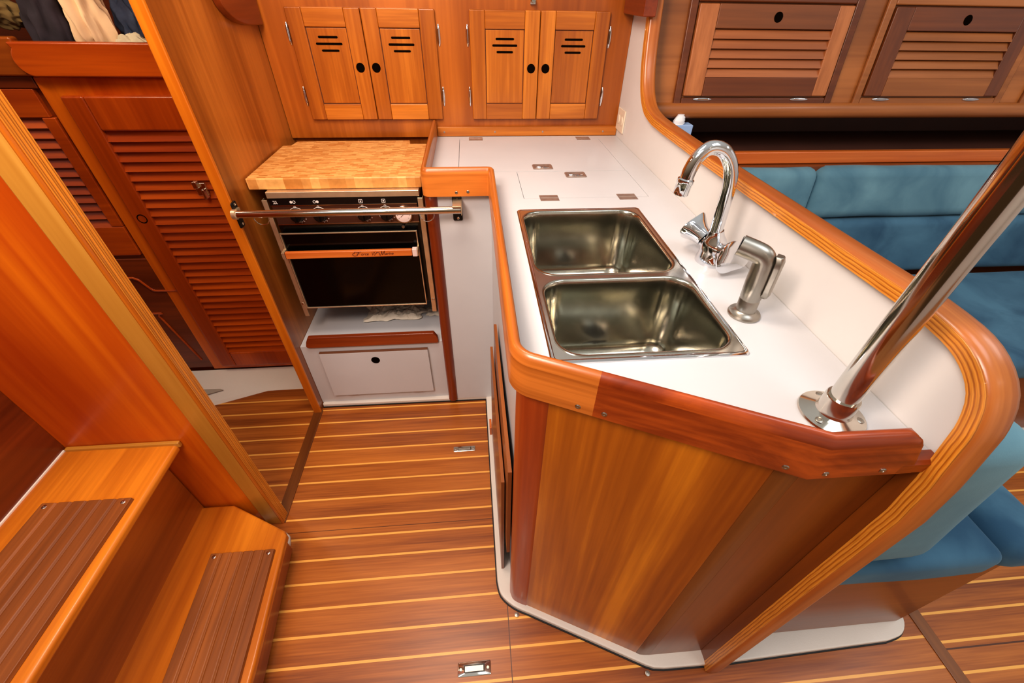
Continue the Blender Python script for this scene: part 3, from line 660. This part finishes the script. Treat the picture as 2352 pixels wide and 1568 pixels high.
for x in (-0.535, -0.468, -0.339, -0.272):
    mk = MB().tube([(x + 0.0225 * math.cos(t), 1.2486, 0.797 + 0.0225 * math.sin(t)) for t in [math.radians(50 + 260 * k / 30) for k in range(31)]], 0.0008, 6)
    mk.tube([(x + 0.0028 * math.cos(t), 1.2484, 0.8215 + 0.0028 * math.sin(t)) for t in [2 * PI * k / 10 for k in range(10)]], 0.0007, 6, True)
    for k in range(5):
        t = math.radians(-75 + 22 * k); mk.box(x + 0.0255 * math.cos(t) - 0.001, x + 0.0255 * math.cos(t) + 0.001, 1.248, 1.2486, 0.797 + 0.0255 * math.sin(t) - 0.001, 0.797 + 0.0255 * math.sin(t) + 0.001)
    mk.build('dial_marking', M['mark'], cp)
for x in (-0.535, -0.468, -0.339, -0.272):
    MB().lathe([(0.0205, 0), (0.0205, 0.004), (0.0185, 0.006), (0.0170, 0.016), (0.015, 0.018), (0.001, 0.018)], (x, 1.249, 0.797), (0, -1, 0), 24).box(x - 0.0028, x + 0.0028, 1.222, 1.235, 0.784, 0.810).build('knob', M['black'], sv, smooth=True)
g = MB().lathe([(0.0262, 0), (0.0270, 0.008), (0.0258, 0.0105), (0.0236, 0.0105), (0.0232, 0.009)], (-0.220, 1.249, 0.794), (0, -1, 0), 28).build('gauge', M['steel'], sv, smooth=True)
MB().lathe([(0.0230, 0), (0.0230, 0.0005)], (-0.220, 1.2395, 0.794), (0, -1, 0), 24).build('gauge_face', M['gauge'], g)
tk = MB()
for k in range(9):
    t = math.radians(-40 + 260 * k / 8); tk.tube([(-0.220 + r * math.cos(t), 1.2388, 0.796 + r * math.sin(t)) for r in (0.0165, 0.0200)], 0.0005, 5)
tk.tube([(-0.220, 1.2386, 0.796), (-0.229, 1.2386, 0.788)], 0.0006, 5); tk.build('gauge_ticks', M['panelmet'], g)
MB().lathe([(0.0055, 0), (0.006, 0.004), (0.005, 0.012), (0.0005, 0.013)], (-0.226, 1.249, 0.757), (0, -1, 0), 6).build('door_latch', M['brushed'], sv, smooth=True)
# oven door
od = B(-0.596, -0.190, 1.236, 1.255, 0.468, 0.744).build('oven_door', M['glass'], sv, bevel=0.002)
tr = MB().box(-0.6, -0.186, 1.232, 1.2375, 0.7425, 0.7455).box(-0.6, -0.5965, 1.232, 1.24, 0.468, 0.745).box(-0.1895, -0.186, 1.232, 1.24, 0.468, 0.745).box(-0.6, -0.186, 1.233, 1.24, 0.4645, 0.4685)
tr.build('door_frame', M['stain'], od, bevel=0.0006)
hd = B(-0.594, -0.206, 1.206, 1.219, 0.672, 0.695).build('door_handle', W('bar', 'x'), od, bevel=0.003)
B(-0.205, -0.190, 1.204, 1.221, 0.671, 0.697).build('bright_end_block', M['gauge'], hd, bevel=0.0015)
for a_, b_ in ((-0.604, -0.595), (-0.192, -0.187)): B(a_, b_, 1.206, 1.236, 0.672, 0.694).build('handle_bracket', M['stain'], hd, bevel=0.001)
def text(body, size, x, z, y, mat, parent, shear=0.0, name='lettering', sx=1.0):
    cu = bpy.data.curves.new(name, 'FONT'); cu.body = body; cu.size = size; cu.extrude = 0.0003; cu.shear = shear; cu.space_character = 0.95
    o = bpy.data.objects.new(name, cu); C.objects.link(o); bpy.context.view_layer.update()
    me = bpy.data.meshes.new_from_object(o.evaluated_get(bpy.context.evaluated_depsgraph_get())); bpy.data.objects.remove(o)
    v = [(x + p.co.x * sx, y - p.co.z, z + p.co.y) for p in me.vertices]
    m = MB(); m.add(v, [list(p.vertices) for p in me.polygons]); return m
lt = text('orce', 0.0135, -0.3655, 0.6795, 1.2058, 'ink', hd, 0.35)
for T_ in (text('10', 0.0165, -0.3325, 0.6785, 1.2058, 'ink', hd, 0.0, sx=0.8), text('arine', 0.0135, -0.2905, 0.6795, 1.2058, 'ink', hd, 0.35)):
    lt.add(T_.v, T_.f)
def stroke(pts, r=0.0007): lt.tube([(x, 1.2056, z) for x, z in [q[:2] for q in smoothpath([(a, b, 0) for a, b in pts], 5)]], r, 5)
stroke([(-0.362, 0.692), (-0.372, 0.6905), (-0.381, 0.692), (-0.384, 0.690)]); stroke([(-0.3705, 0.691), (-0.3735, 0.684), (-0.378, 0.679), (-0.385, 0.678), (-0.390, 0.681), (-0.3885, 0.686), (-0.382, 0.688)], 0.0009); stroke([(-0.379, 0.685), (-0.367, 0.6855)])
stroke([(-0.318, 0.684), (-0.3155, 0.688), (-0.310, 0.6885), (-0.307, 0.685), (-0.308, 0.680), (-0.305, 0.679), (-0.301, 0.686), (-0.299, 0.6925), (-0.299, 0.685), (-0.2985, 0.6795), (-0.294, 0.687), (-0.291, 0.693), (-0.292, 0.685), (-0.291, 0.679)], 0.0008)
lt.build('lettering', M['ink'], hd)
# gimbal side rails
for x0, x1 in ((-0.6205, -0.606), (-0.172, -0.156)):
    r_ = MB().box(x0, x1, 1.243, 1.247, 0.425, 0.845).box(x0 if x0 < -0.4 else x1 - 0.002, x0 + 0.002 if x0 < -0.4 else x1, 1.243, 1.262, 0.425, 0.845).build('side_rail', M['stain'], sv, bevel=0.0008)
    screw(r_, ((x0 + x1) / 2, 1.243, 0.478), (0, -1, 0), 0.005, 'chrome', 'bolt')

cb = MB().prism([(-0.655, 1.266), (-0.157, 1.266), (-0.163, 1.605), (-0.221, 1.607), (-0.226, 1.650), (-0.622, 1.644), (-0.628, 1.597), (-0.655, 1.595)], 'z', 0.8668, 0.9)
tag(cb.build('chopping_board', M['butcher'], bevel=0.004, seg=3), 'thick end-grain butcher-block board lying over the stove top', 'chopping board')

# grab rail across the stove
gr = thing('stove_grab_rail', 'polished stainless safety rail running across the front of the stove', 'rail', (-0.35, 1.14, 0.84))
MB().tube([(-0.652, 1.138, 0.849), (-0.041, 1.135, 0.851)], 0.0102, 24).build('bar', M['steel'], gr, smooth=True)
b1_ = MB().prism(rr(-0.066, -0.0385, 0.800, 0.872, 0.004, 3), 'y', 1.178, 1.1818).build('bracket', M['iron'], gr, bevel=0.001)
MB().box(-0.064, -0.040, 1.124, 1.179, 0.862, 0.866).box(-0.0405, -0.0385, 1.124, 1.179, 0.839, 0.866).build('bar_socket', M['stain'], b1_, bevel=0.001)
for z in (0.863, 0.808): screw(b1_, (-0.052, 1.178, z), (0, -1, 0), 0.004, 'steel')
b2_ = MB().prism(rr(1.150, 1.176, 0.802, 0.874, 0.004, 3), 'x', -0.6582, -0.6545).build('bracket', M['iron'], gr, bevel=0.001)
MB().lathe([(0.0135, 0), (0.0135, 0.010), (0.0105, 0.012)], (-0.6545, 1.138, 0.849), (1, 0, 0), 20).box(-0.6545, -0.648, 1.132, 1.170, 0.842, 0.856).build('bar_socket', M['stain'], b2_, smooth=True)
for z in (0.866, 0.810): screw(b2_, (-0.6545, 1.166, z), (1, 0, 0), 0.004, 'steel')
for cx in (-0.585, -0.137):
    MB().tube([(cx - 0.0195, 1.138, 0.845)] + [(cx + 0.0195 * math.cos(t), 1.138, 0.838 + 0.020 * math.sin(t)) for t in [PI + PI * k / 16 for k in range(17)]] + [(cx + 0.0195, 1.138, 0.845)], 0.0013, 8).build('hanging_loop', M['chrome'], gr, smooth=True)

# locker under the stove
lk = thing('stove_locker', 'low white locker under the stove with a wooden fiddle', 'locker', (-0.4, 1.3, 0.018))
B(-0.659, -0.145, 1.200, 1.690, 0.018, 0.318).build('box', M['white'], lk)
dr = B(-0.597, -0.202, 1.1865, 1.1995, 0.067, 0.290).build('door', M['white'], lk)
B(-0.597, -0.202, 1.1875, 1.1995, 0.2902, 0.2922).build('ply_edge', W('thresh', 'x'), dr)
finger_hole(dr, (-0.400, 1.1865, 0.250), (0, -1, 0), 0.0130)
for x in (-0.525, -0.265): MB().box(x - 0.020, x + 0.020, 1.188, 1.1995, 0.0635, 0.0668).tube([(x - 0.018, 1.1885, 0.065), (x + 0.018, 1.1885, 0.065)], 0.0022, 8).build('hinge', M['bronze'], dr)
MB().prism([(-0.634, 0.325), (-0.627, 0.318), (-0.163, 0.318), (-0.157, 0.325), (-0.160, 0.345), (-0.172, 0.366), (-0.617, 0.366), (-0.628, 0.345)], 'y', 1.190, 1.2075).build('fiddle_bar', W('red', 'x'), lk, bevel=0.003)

# crumpled paper
def crumple(name, mat, c, size, seed, n=16, amp=0.5, freq=26, parent=None):
    m = MB(); pts = []; rx, ry, rz = size
    for j in range(n + 1):
        for i in range(n * 2 + 1):
            u, v = i / (n * 2) * 2 - 1, j / n * 2 - 1
            e = 1 + 0.25 * noise.noise((u * 2.1 + seed, v * 2.3, 1))
            x, y = c[0] + rx * u * e, c[1] + ry * v * e
            h = abs(noise.noise((x * freq + seed, y * freq, 2))) + 0.6 * abs(noise.noise((x * freq * 2.2, y * freq * 2.2 + seed, 5)))
            edge = min(1, 3.0 * (1 - max(abs(u), abs(v)))) * 0.75 + 0.25
            pts.append((x, y, c[2] + 0.001 + rz * edge * (0.25 + amp * h)))
    w = n * 2 + 1
    m.add(pts, [(j * w + i, j * w + i + 1, (j + 1) * w + i + 1, (j + 1) * w + i) for j in range(n) for i in range(w - 1)])
    return m.build(name, mat, parent, fix=False)
tag(crumple('crumpled_paper', M['paper'], (-0.335, 1.390, 0.3182), (0.115, 0.060, 0.055), 3.3), 'crumpled white paper lying on the locker under the stove', 'paper')
tag(crumple('crumpled_paper', M['paper'], (-0.185, 1.385, 0.3182), (0.030, 0.028, 0.022), 9.1), 'small white paper scrap by the foot of the right stove rail', 'paper')

# ------------------------------------------------------------------ sole fittings
def pull(x, y, L, wd, label):
    p = thing('floor_pull', label, 'latch', (x, y, 0))
    fr_ = MB().loft([[(a, b, z) for a, b in rr(x - L / 2 - o, x + L / 2 + o, y - wd / 2 - o, y + wd / 2 + o, 0.003, 4)] for o, z in ((0, 0.0002), (0, 0.002), (-0.001, 0.0028))]).build('plate', M['steel'], p, smooth=True)
    B(x - L * 0.31, x + L * 0.31, y - wd * 0.28, y + wd * 0.28, 0.0026, 0.003).build('recess', M['iron'], p)
    B(x - L * 0.29, x + L * 0.28, y - wd * 0.21, y + wd * 0.21, 0.0029, 0.0042).build('lift_bar', M['brushed'], p, bevel=0.0008)
    for k in (-0.41, 0.41): screw(fr_, (x + k * L, y, 0.0027), (0, 0, 1), 0.0042, 'brushed')
pull(-0.080, 0.941, 0.081, 0.022, 'flush metal lift pull set in the floor near the locker'); pull(-0.053, 0.272, 0.084, 0.030, 'flush metal lift pull set in the floor nearest the camera')
for x, y, l in ((0.066, 0.382, 'small screw head in the floor by the rounded corner post'), (0.386, 0.226, 'small screw head in the floor by the island point')):
    tag(MB().lathe([(0.004, 0), (0.004, 0.004), (0.006, 0.006), (0.002, 0.007)], (x, y, 0.0), (0, 0, 1), 12).build('floor_screw', M['brushed'], smooth=True), l, 'screw')

# ------------------------------------------------------------------ saloon cabinets
up = Vector((0, 0.1516, 0.9884)); nv = Vector((0, -0.9884, 0.1516)); og = Vector((0, 1.5605, 1.0))
TS = lambda p: og + Vector((p[0], 0, 0)) + up * p[1] + nv * p[2]
sc = thing('saloon_locker', 'dim wooden outboard locker with louvred drop-front doors above the settee', 'cabinet', (1.6, 1.6, 1.0))
MB(TS).box(0.591, 2.85, 0.0, 0.62, -0.02, 0.0).build('face', W('saloon', 'x'), sc)
L = []
for u in (0.591, 2.85): L.append([(u, 0.012 + 0.024 * math.cos(a), 0.004 + 0.020 * math.sin(a)) for a in [2 * PI * k / 14 for k in range(14)]])
MB(TS).loft(L).build('bottom_rail', W('saloon', 'x'), sc, smooth=True, angle=40)
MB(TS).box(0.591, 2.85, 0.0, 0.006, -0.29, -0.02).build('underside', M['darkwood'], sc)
def sdoor(h, dark):
    u0, u1, v0, v1 = h - 0.262, h + 0.249, 0.055, 0.302; sw = 0.064
    fm = 'saldark' if not dark else 'saloon'; slat = 'salslat' if not dark else 'saloon'
    fr_ = MB(TS)
    fr_.box(u0 - 0.030, u0 - 0.004, 0.024, v1 + 0.03, 0, 0.012).box(u1 + 0.004, u1 + 0.030, 0.024, v1 + 0.03, 0, 0.012).box(u0 - 0.004, u1 + 0.004, 0.024, v0 - 0.004, 0, 0.012).box(u0 - 0.004, u1 + 0.004, v1 + 0.004, v1 + 0.03, 0, 0.012)
    fr_.build('door_surround', W(fm, 'x'), sc, bevel=0.005)
    d = MB(TS).box(u0 + 0.004, u1 - 0.004, v0 + 0.004, v1 - 0.004, 0.0005, 0.002).build('door', M['hole'], sc)
    x_ = u1 - sw + 0.012
    for a_, b_ in ((u0, u0 + sw), (x_, u1)): MB(TS).box(a_, b_, v0, v1, 0.001, 0.016).build('stile', W('salslat' if not dark else 'saldark', 'z'), d, bevel=0.004)
    MB(TS).box(u0 + sw, x_, v1 - 0.062, v1, 0.001, 0.0155).build('top_rail', W('salmid' if not dark else 'saldark', 'x'), d, bevel=0.002)
    MB(TS).box(u0 + sw, x_, v0, v0 + 0.055, 0.001, 0.0155).build('bottom_rail', W('saldark' if not dark else 'saloon', 'x'), d, bevel=0.002)
    slats(TS, u0 + sw - 0.002, u1 - sw + 0.014, v0 + 0.055, v1 - 0.062, 5, 0.005, 0.0155).build('louver_panel', W(slat, 'x'), d)
    p = TS((h, 0.270, 0.0156)); finger_hole(d, p, nv, 0.0115)
    for u in (u0 + 0.069, u1 - 0.094):
        L = []
        for t in range(9):
            q = -0.032 + 0.064 * t / 8; w = 0.006 * math.sqrt(max(0.06, 1 - (q / 0.0335) ** 2))
            L.append([(u + q, 0.046 + w * math.cos(a), 0.0125 + 0.005 * max(0, math.sin(a)) * w / 0.006) for a in [PI * k / 8 for k in range(9)]])
        MB(TS).loft(L).tube([(u - 0.018, 0.0465, 0.0165), (u + 0.018, 0.0465, 0.0165)], 0.0022, 8).build('hinge', M['chrome'], d, smooth=True)
sdoor(0.979, False); sdoor(1.632, True); sdoor(2.285, True)  # farther doors carry the saloon's dimness in their darker wood colours

# shelf behind the settee back
sh = thing('settee_shelf', 'dark recessed shelf behind the settee back with an orange wooden fiddle', 'shelf', (1.6, 1.6, 0.86))
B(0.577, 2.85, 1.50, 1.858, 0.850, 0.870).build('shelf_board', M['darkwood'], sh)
B(0.577, 2.85, 1.488, 1.512, 0.852, 0.893).build('fiddle', W('bar', 'x'), sh, bevel=0.004)
bxs = B(0.684, 0.762, 1.516, 1.560, 0.8705, 0.976)
tag(bxs.build('card_box', M['bluebox'], bevel=0.003), 'pale blue box on the dark shelf behind the bulkhead trim', 'box')
bg = MB(); L = []
for t in range(10):
    u = t / 9; rad = 0.020 * (1 - 0.45 * u * u)
    L.append([(0.712 + 0.004 * u + rad * math.cos(a) * (1 + 0.35 * noise.noise((math.cos(a) * 3, u * 5, 2))), 1.531 + rad * 0.7 * math.sin(a) * (1 + 0.35 * noise.noise((math.sin(a) * 3, u * 4, 8))), 0.9762 + 0.030 * u) for a in [2 * PI * k / 16 for k in range(16)]])
tag(bg.loft(L).build('plastic_bag', M['bag'], smooth=True), 'scrunched white plastic scrap lying on top of the pale blue box', 'bag')

# ------------------------------------------------------------------ settee
def cushion(name, x0, x1, y0, y1, z0, z1, r, mat, label, cat='cushion', T=None, group=None, parent=None, pnx=10, puff=0.006):
    """pillowy rounded block"""
    import bmesh
    b = bmesh.new(); bmesh.ops.create_cube(b, size=1.0)
    for v in b.verts: v.co = Vector(((x0 + x1) / 2 + v.co.x * (x1 - x0), (y0 + y1) / 2 + v.co.y * (y1 - y0), (z0 + z1) / 2 + v.co.z * (z1 - z0)))
    bmesh.ops.bevel(b, geom=list(b.edges), offset=r, segments=5, profile=0.5, affect='EDGES')
    bmesh.ops.subdivide_edges(b, edges=[e for e in b.edges if e.calc_length() > 0.12], cuts=5, use_grid_fill=True)
    b.normal_update()
    for v in b.verts:
        v.co += v.normal * (puff * (0.5 + noise.noise(v.co * 5)) )
    if T:
        for v in b.verts: v.co = T(v.co)
    me = bpy.data.meshes.new(name); b.to_mesh(me); b.free(); me.materials.append(mat)
    for p in me.polygons: p.use_smooth = True
    o = bpy.data.objects.new(name, me); C.objects.link(o)
    if parent: setp(o, parent)
    else: tag(o, label, cat, group)
    return o
def lean(y, z, deg):
    a = math.radians(deg); ca, sa = math.cos(a), math.sin(a)
    return lambda p: Vector((p.x, y + (p.y - y) * ca + (p.z - z) * sa, z - (p.y - y) * sa + (p.z - z) * ca))
se = thing('settee', 'dark wooden base of the long blue settee along the hull', 'settee', (1.9, 1.1, 0))
B(0.60, 2.85, 0.842, 1.50, 0.055, 0.352).build('front', W('base', 'x'), se, bevel=0.003)
B(0.60, 2.85, 0.800, 1.50, 0.0, 0.054).build('white_kick', M['liner'], se, bevel=0.004)
B(0.60, 2.85, 1.46, 1.50, 0.352, 0.851).build('back_board', W('base', 'x'), se)
cushion('seat_cushion', 0.61, 2.84, 0.825, 1.372, 0.3535, 0.442, 0.03, M['suede'], 'blue suede seat cushion of the long settee along the hull', puff=0.004)
cushion('back_cushion', 0.61, 2.84, 1.372, 1.452, 0.447, 0.668, 0.028, M['suede'], 'long blue suede lower backrest cushion along the hull', T=lean(1.372, 0.447, 6), puff=0.004)
cushion('back_cushion', 0.61, 1.238, 1.398, 1.482, 0.676, 0.856, 0.034, M['suedelight'], 'short upper backrest cushion of blue suede beside the bulkhead trim', T=lean(1.40, 0.68, 8), puff=0.004)
cushion('back_cushion', 1.243, 2.03, 1.398, 1.482, 0.676, 0.856, 0.034, M['suedelight'], 'long upper backrest cushion of blue suede left of the pole top', T=lean(1.40, 0.68, 8), puff=0.004)
cushion('back_cushion', 2.035, 2.84, 1.398, 1.482, 0.676, 0.856, 0.034, M['suedelight'], 'upper backrest cushion of blue suede right of the pole at the frame edge', T=lean(1.40, 0.68, 8), puff=0.004)

ne = thing('settee', 'brown wooden base of the settee end next to the island', 'settee', (0.85, 0.5, 0.018))
B(0.592, 1.108, 0.280, 0.80, 0.0185, 0.398).build('front', W('base', 'x'), ne, bevel=0.004)
sc2 = thing('seat_cushion', 'blue suede seat cushion with rolled edge at the settee end', 'cushion', (0.85, 0.5, 0.4))
cushion('seat_pad', 0.60, 1.035, 0.262, 0.81, 0.400, 0.482, 0.022, M['suede'], '', parent=sc2, puff=0.004)
cushion('rolled_edge', 1.036, 1.168, 0.262, 0.81, 0.395, 0.502, 0.045, M['suede'], '', parent=sc2, puff=0.004)
def Tb(p):
    t = max(0, min(1, (p.z - 0.505) / 0.38)); k = max(0, (p.x - 0.60) / 0.14)
    return Vector((p.x + 0.09 * (1 - t) * k, p.y, p.z))
cushion('back_cushion', 0.597, 0.752, 0.262, 0.80, 0.508, 0.885, 0.04, M['suedelight'], 'grey-blue backrest cushion leaning against the saloon side of the bulkhead', T=Tb, puff=0.004)

# ------------------------------------------------------------------ clothes in the niche
def cloth(name, mat, c, size, seed, label, fold=9, amp=0.22, tilt=0.0):
    m = MB(); n, k = 56, 34; L = []
    for j in range(k + 1):
        ph = PI * j / k
        ring_ = []
        for i in range(n):
            th = 2 * PI * i / n
            d = Vector((math.sin(ph) * math.cos(th), math.sin(ph) * math.sin(th), math.cos(ph)))
            f = 1 + amp * noise.noise(d * 2.0 + Vector((seed, 0, 0))) + 0.15 * math.sin(fold * th + 4 * noise.noise(d * 1.5 + Vector((0, seed, 0)))) * math.sin(ph) + 0.16 * noise.noise(d * 5 + Vector((0, 0, seed)))
            q = Vector((d.x * size[0], d.y * size[1], d.z * size[2])) * f
            q.x += tilt * q.z
            ring_.append((c[0] + q.x, c[1] + q.y, max(1.131, c[2] + q.z)))
        L.append(ring_)
    return tag(m.loft(L).build(name, mat, smooth=True, angle=80), label, 'clothes')
cloth('folded_cloth', M['cream'], (-0.972, 1.445, 1.255), (0.046, 0.03, 0.125), 2.0, 'cream bundled cloth hanging over the niche board', 9, 0.34)
cloth('jacket', M['navy'], (-1.092, 1.47, 1.245), (0.050, 0.034, 0.125), 5.0, 'dark navy jacket bundled in the niche left of the cream cloth', 7, 0.36, 0.15)
cloth('trousers', M['khaki'], (-1.205, 1.475, 1.262), (0.060, 0.03, 0.035), 8.0, 'olive khaki garment beside the navy jacket', 5, 0.25, -0.6)
cloth('folded_cloth', M['linen'], (-0.885, 1.432, 1.178), (0.056, 0.022, 0.040), 11.0, 'pale linen cloth folded on the niche floor beside the divider', 5, 0.3)
cloth('shirt', M['denim'], (-0.928, 1.53, 1.235), (0.030, 0.03, 0.060), 14.0, 'faded blue denim shirt between the cream cloth and the black bundle', 6, 0.3)
cloth('sweater', M['dark'], (-0.845, 1.54, 1.265), (0.040, 0.035, 0.11), 17.0, 'black bundled sweater behind the pale linen cloth', 7, 0.35)

# ------------------------------------------------------------------ light
w = bpy.data.worlds.new('World'); S.world = w; w.use_nodes = True; nt = w.node_tree
bgn = nt.nodes['Background']; tc = nt.nodes.new('ShaderNodeTexCoord'); sx = nt.nodes.new('ShaderNodeSeparateXYZ'); nt.links.new(tc.outputs['Generated'], sx.inputs[0])
rp = nt.nodes.new('ShaderNodeValToRGB'); e = rp.color_ramp.elements; e[0].position = 0.42; e[0].color = (0.10, 0.05, 0.02, 1); e[1].position = 0.95; e[1].color = (1.0, 0.97, 0.92, 1)
x = e.new(0.6); x.color = (0.55, 0.40, 0.27, 1)
mr = nt.nodes.new('ShaderNodeMath'); mr.operation = 'MULTIPLY_ADD'; mr.inputs[1].default_value = 0.5; mr.inputs[2].default_value = 0.5
nt.links.new(sx.outputs[2], mr.inputs[0]); nt.links.new(mr.outputs[0], rp.inputs[0]); nt.links.new(rp.outputs[0], bgn.inputs[0]); bgn.inputs[1].default_value = 0.62
def area(loc, tgt, sx_, sy_, pw, c):
    l = bpy.data.lights.new('hatch_or_fill_light', 'AREA'); l.shape = 'RECTANGLE'; l.size = sx_; l.size_y = sy_; l.energy = pw; l.color = c  # shared by the hatches and the added fill lamps
    o = bpy.data.objects.new('hatch_or_fill_light', l); C.objects.link(o); o.location = loc
    o.rotation_euler = (Vector(tgt) - Vector(loc)).to_track_quat('-Z', 'Y').to_euler(); return o
area((-0.75, -0.25, 2.15), (0.2, 0.6, 0.7), 0.55, 0.6, 14, (0.98, 0.98, 1.0))
area((0.9, 0.2, 2.2), (0.7, 0.7, 0.6), 0.6, 0.6, 6.5, (0.85, 0.93, 1.0))
area((-0.25, 0.75, 2.0), (-0.1, 1.7, 0.75), 0.5, 0.4, 14, (1.0, 0.82, 0.68))  # added warm fill over the back of the galley
area((-0.45, 0.1, 1.75), (-0.25, 1.3, 0.5), 0.35, 0.3, 12, (1.0, 0.74, 0.58))  # added warm fill from the front, brightens the white galley faces
area((-1.15, 1.12, 1.60), (-1.0, 1.42, 0.95), 0.30, 0.12, 3.2, (1.0, 0.80, 0.56))  # added warm fill inside the passage, no hatch there
area((2.1, 0.4, 2.05), (2.5, 0.6, 0.6), 0.6, 0.6, 9, (0.98, 0.98, 1.0))  # added lamp, brightens the saloon and what the pole reflects
area((1.5, -0.7, 2.0), (1.5, -1.7, 0.9), 0.8, 0.5, 16, (1.0, 0.97, 0.90))  # added lamp aimed at the unseen side wall, for bright reflections

# ------------------------------------------------------------------ camera
def rotm(p, r, y):
    F = Vector((math.sin(y) * math.cos(p), math.cos(y) * math.cos(p), -math.sin(p)))
    rt = Vector((math.cos(y), -math.sin(y), 0)); u = rt.cross(F); c, s = math.cos(r), math.sin(r)
    a = rt * c + u * s; b = u * c - rt * s
    return Matrix((a, b, -F)).transposed()
cam = bpy.data.cameras.new('camera'); co = bpy.data.objects.new('camera', cam); C.objects.link(co)
cam.sensor_width = 36; cam.sensor_fit = 'HORIZONTAL'; cam.lens = 955.28 / 2352 * 36; cam.clip_start = 0.02
mw = rotm(math.radians(40.465), math.radians(1.164), math.radians(5.57)).to_4x4(); mw.translation = (0, 0, 1.33); co.matrix_world = mw
S.camera = co
S.view_settings.view_transform = 'Standard'; S.view_settings.look = 'None'; S.view_settings.exposure = -0.06; S.view_settings.gamma = 0.9
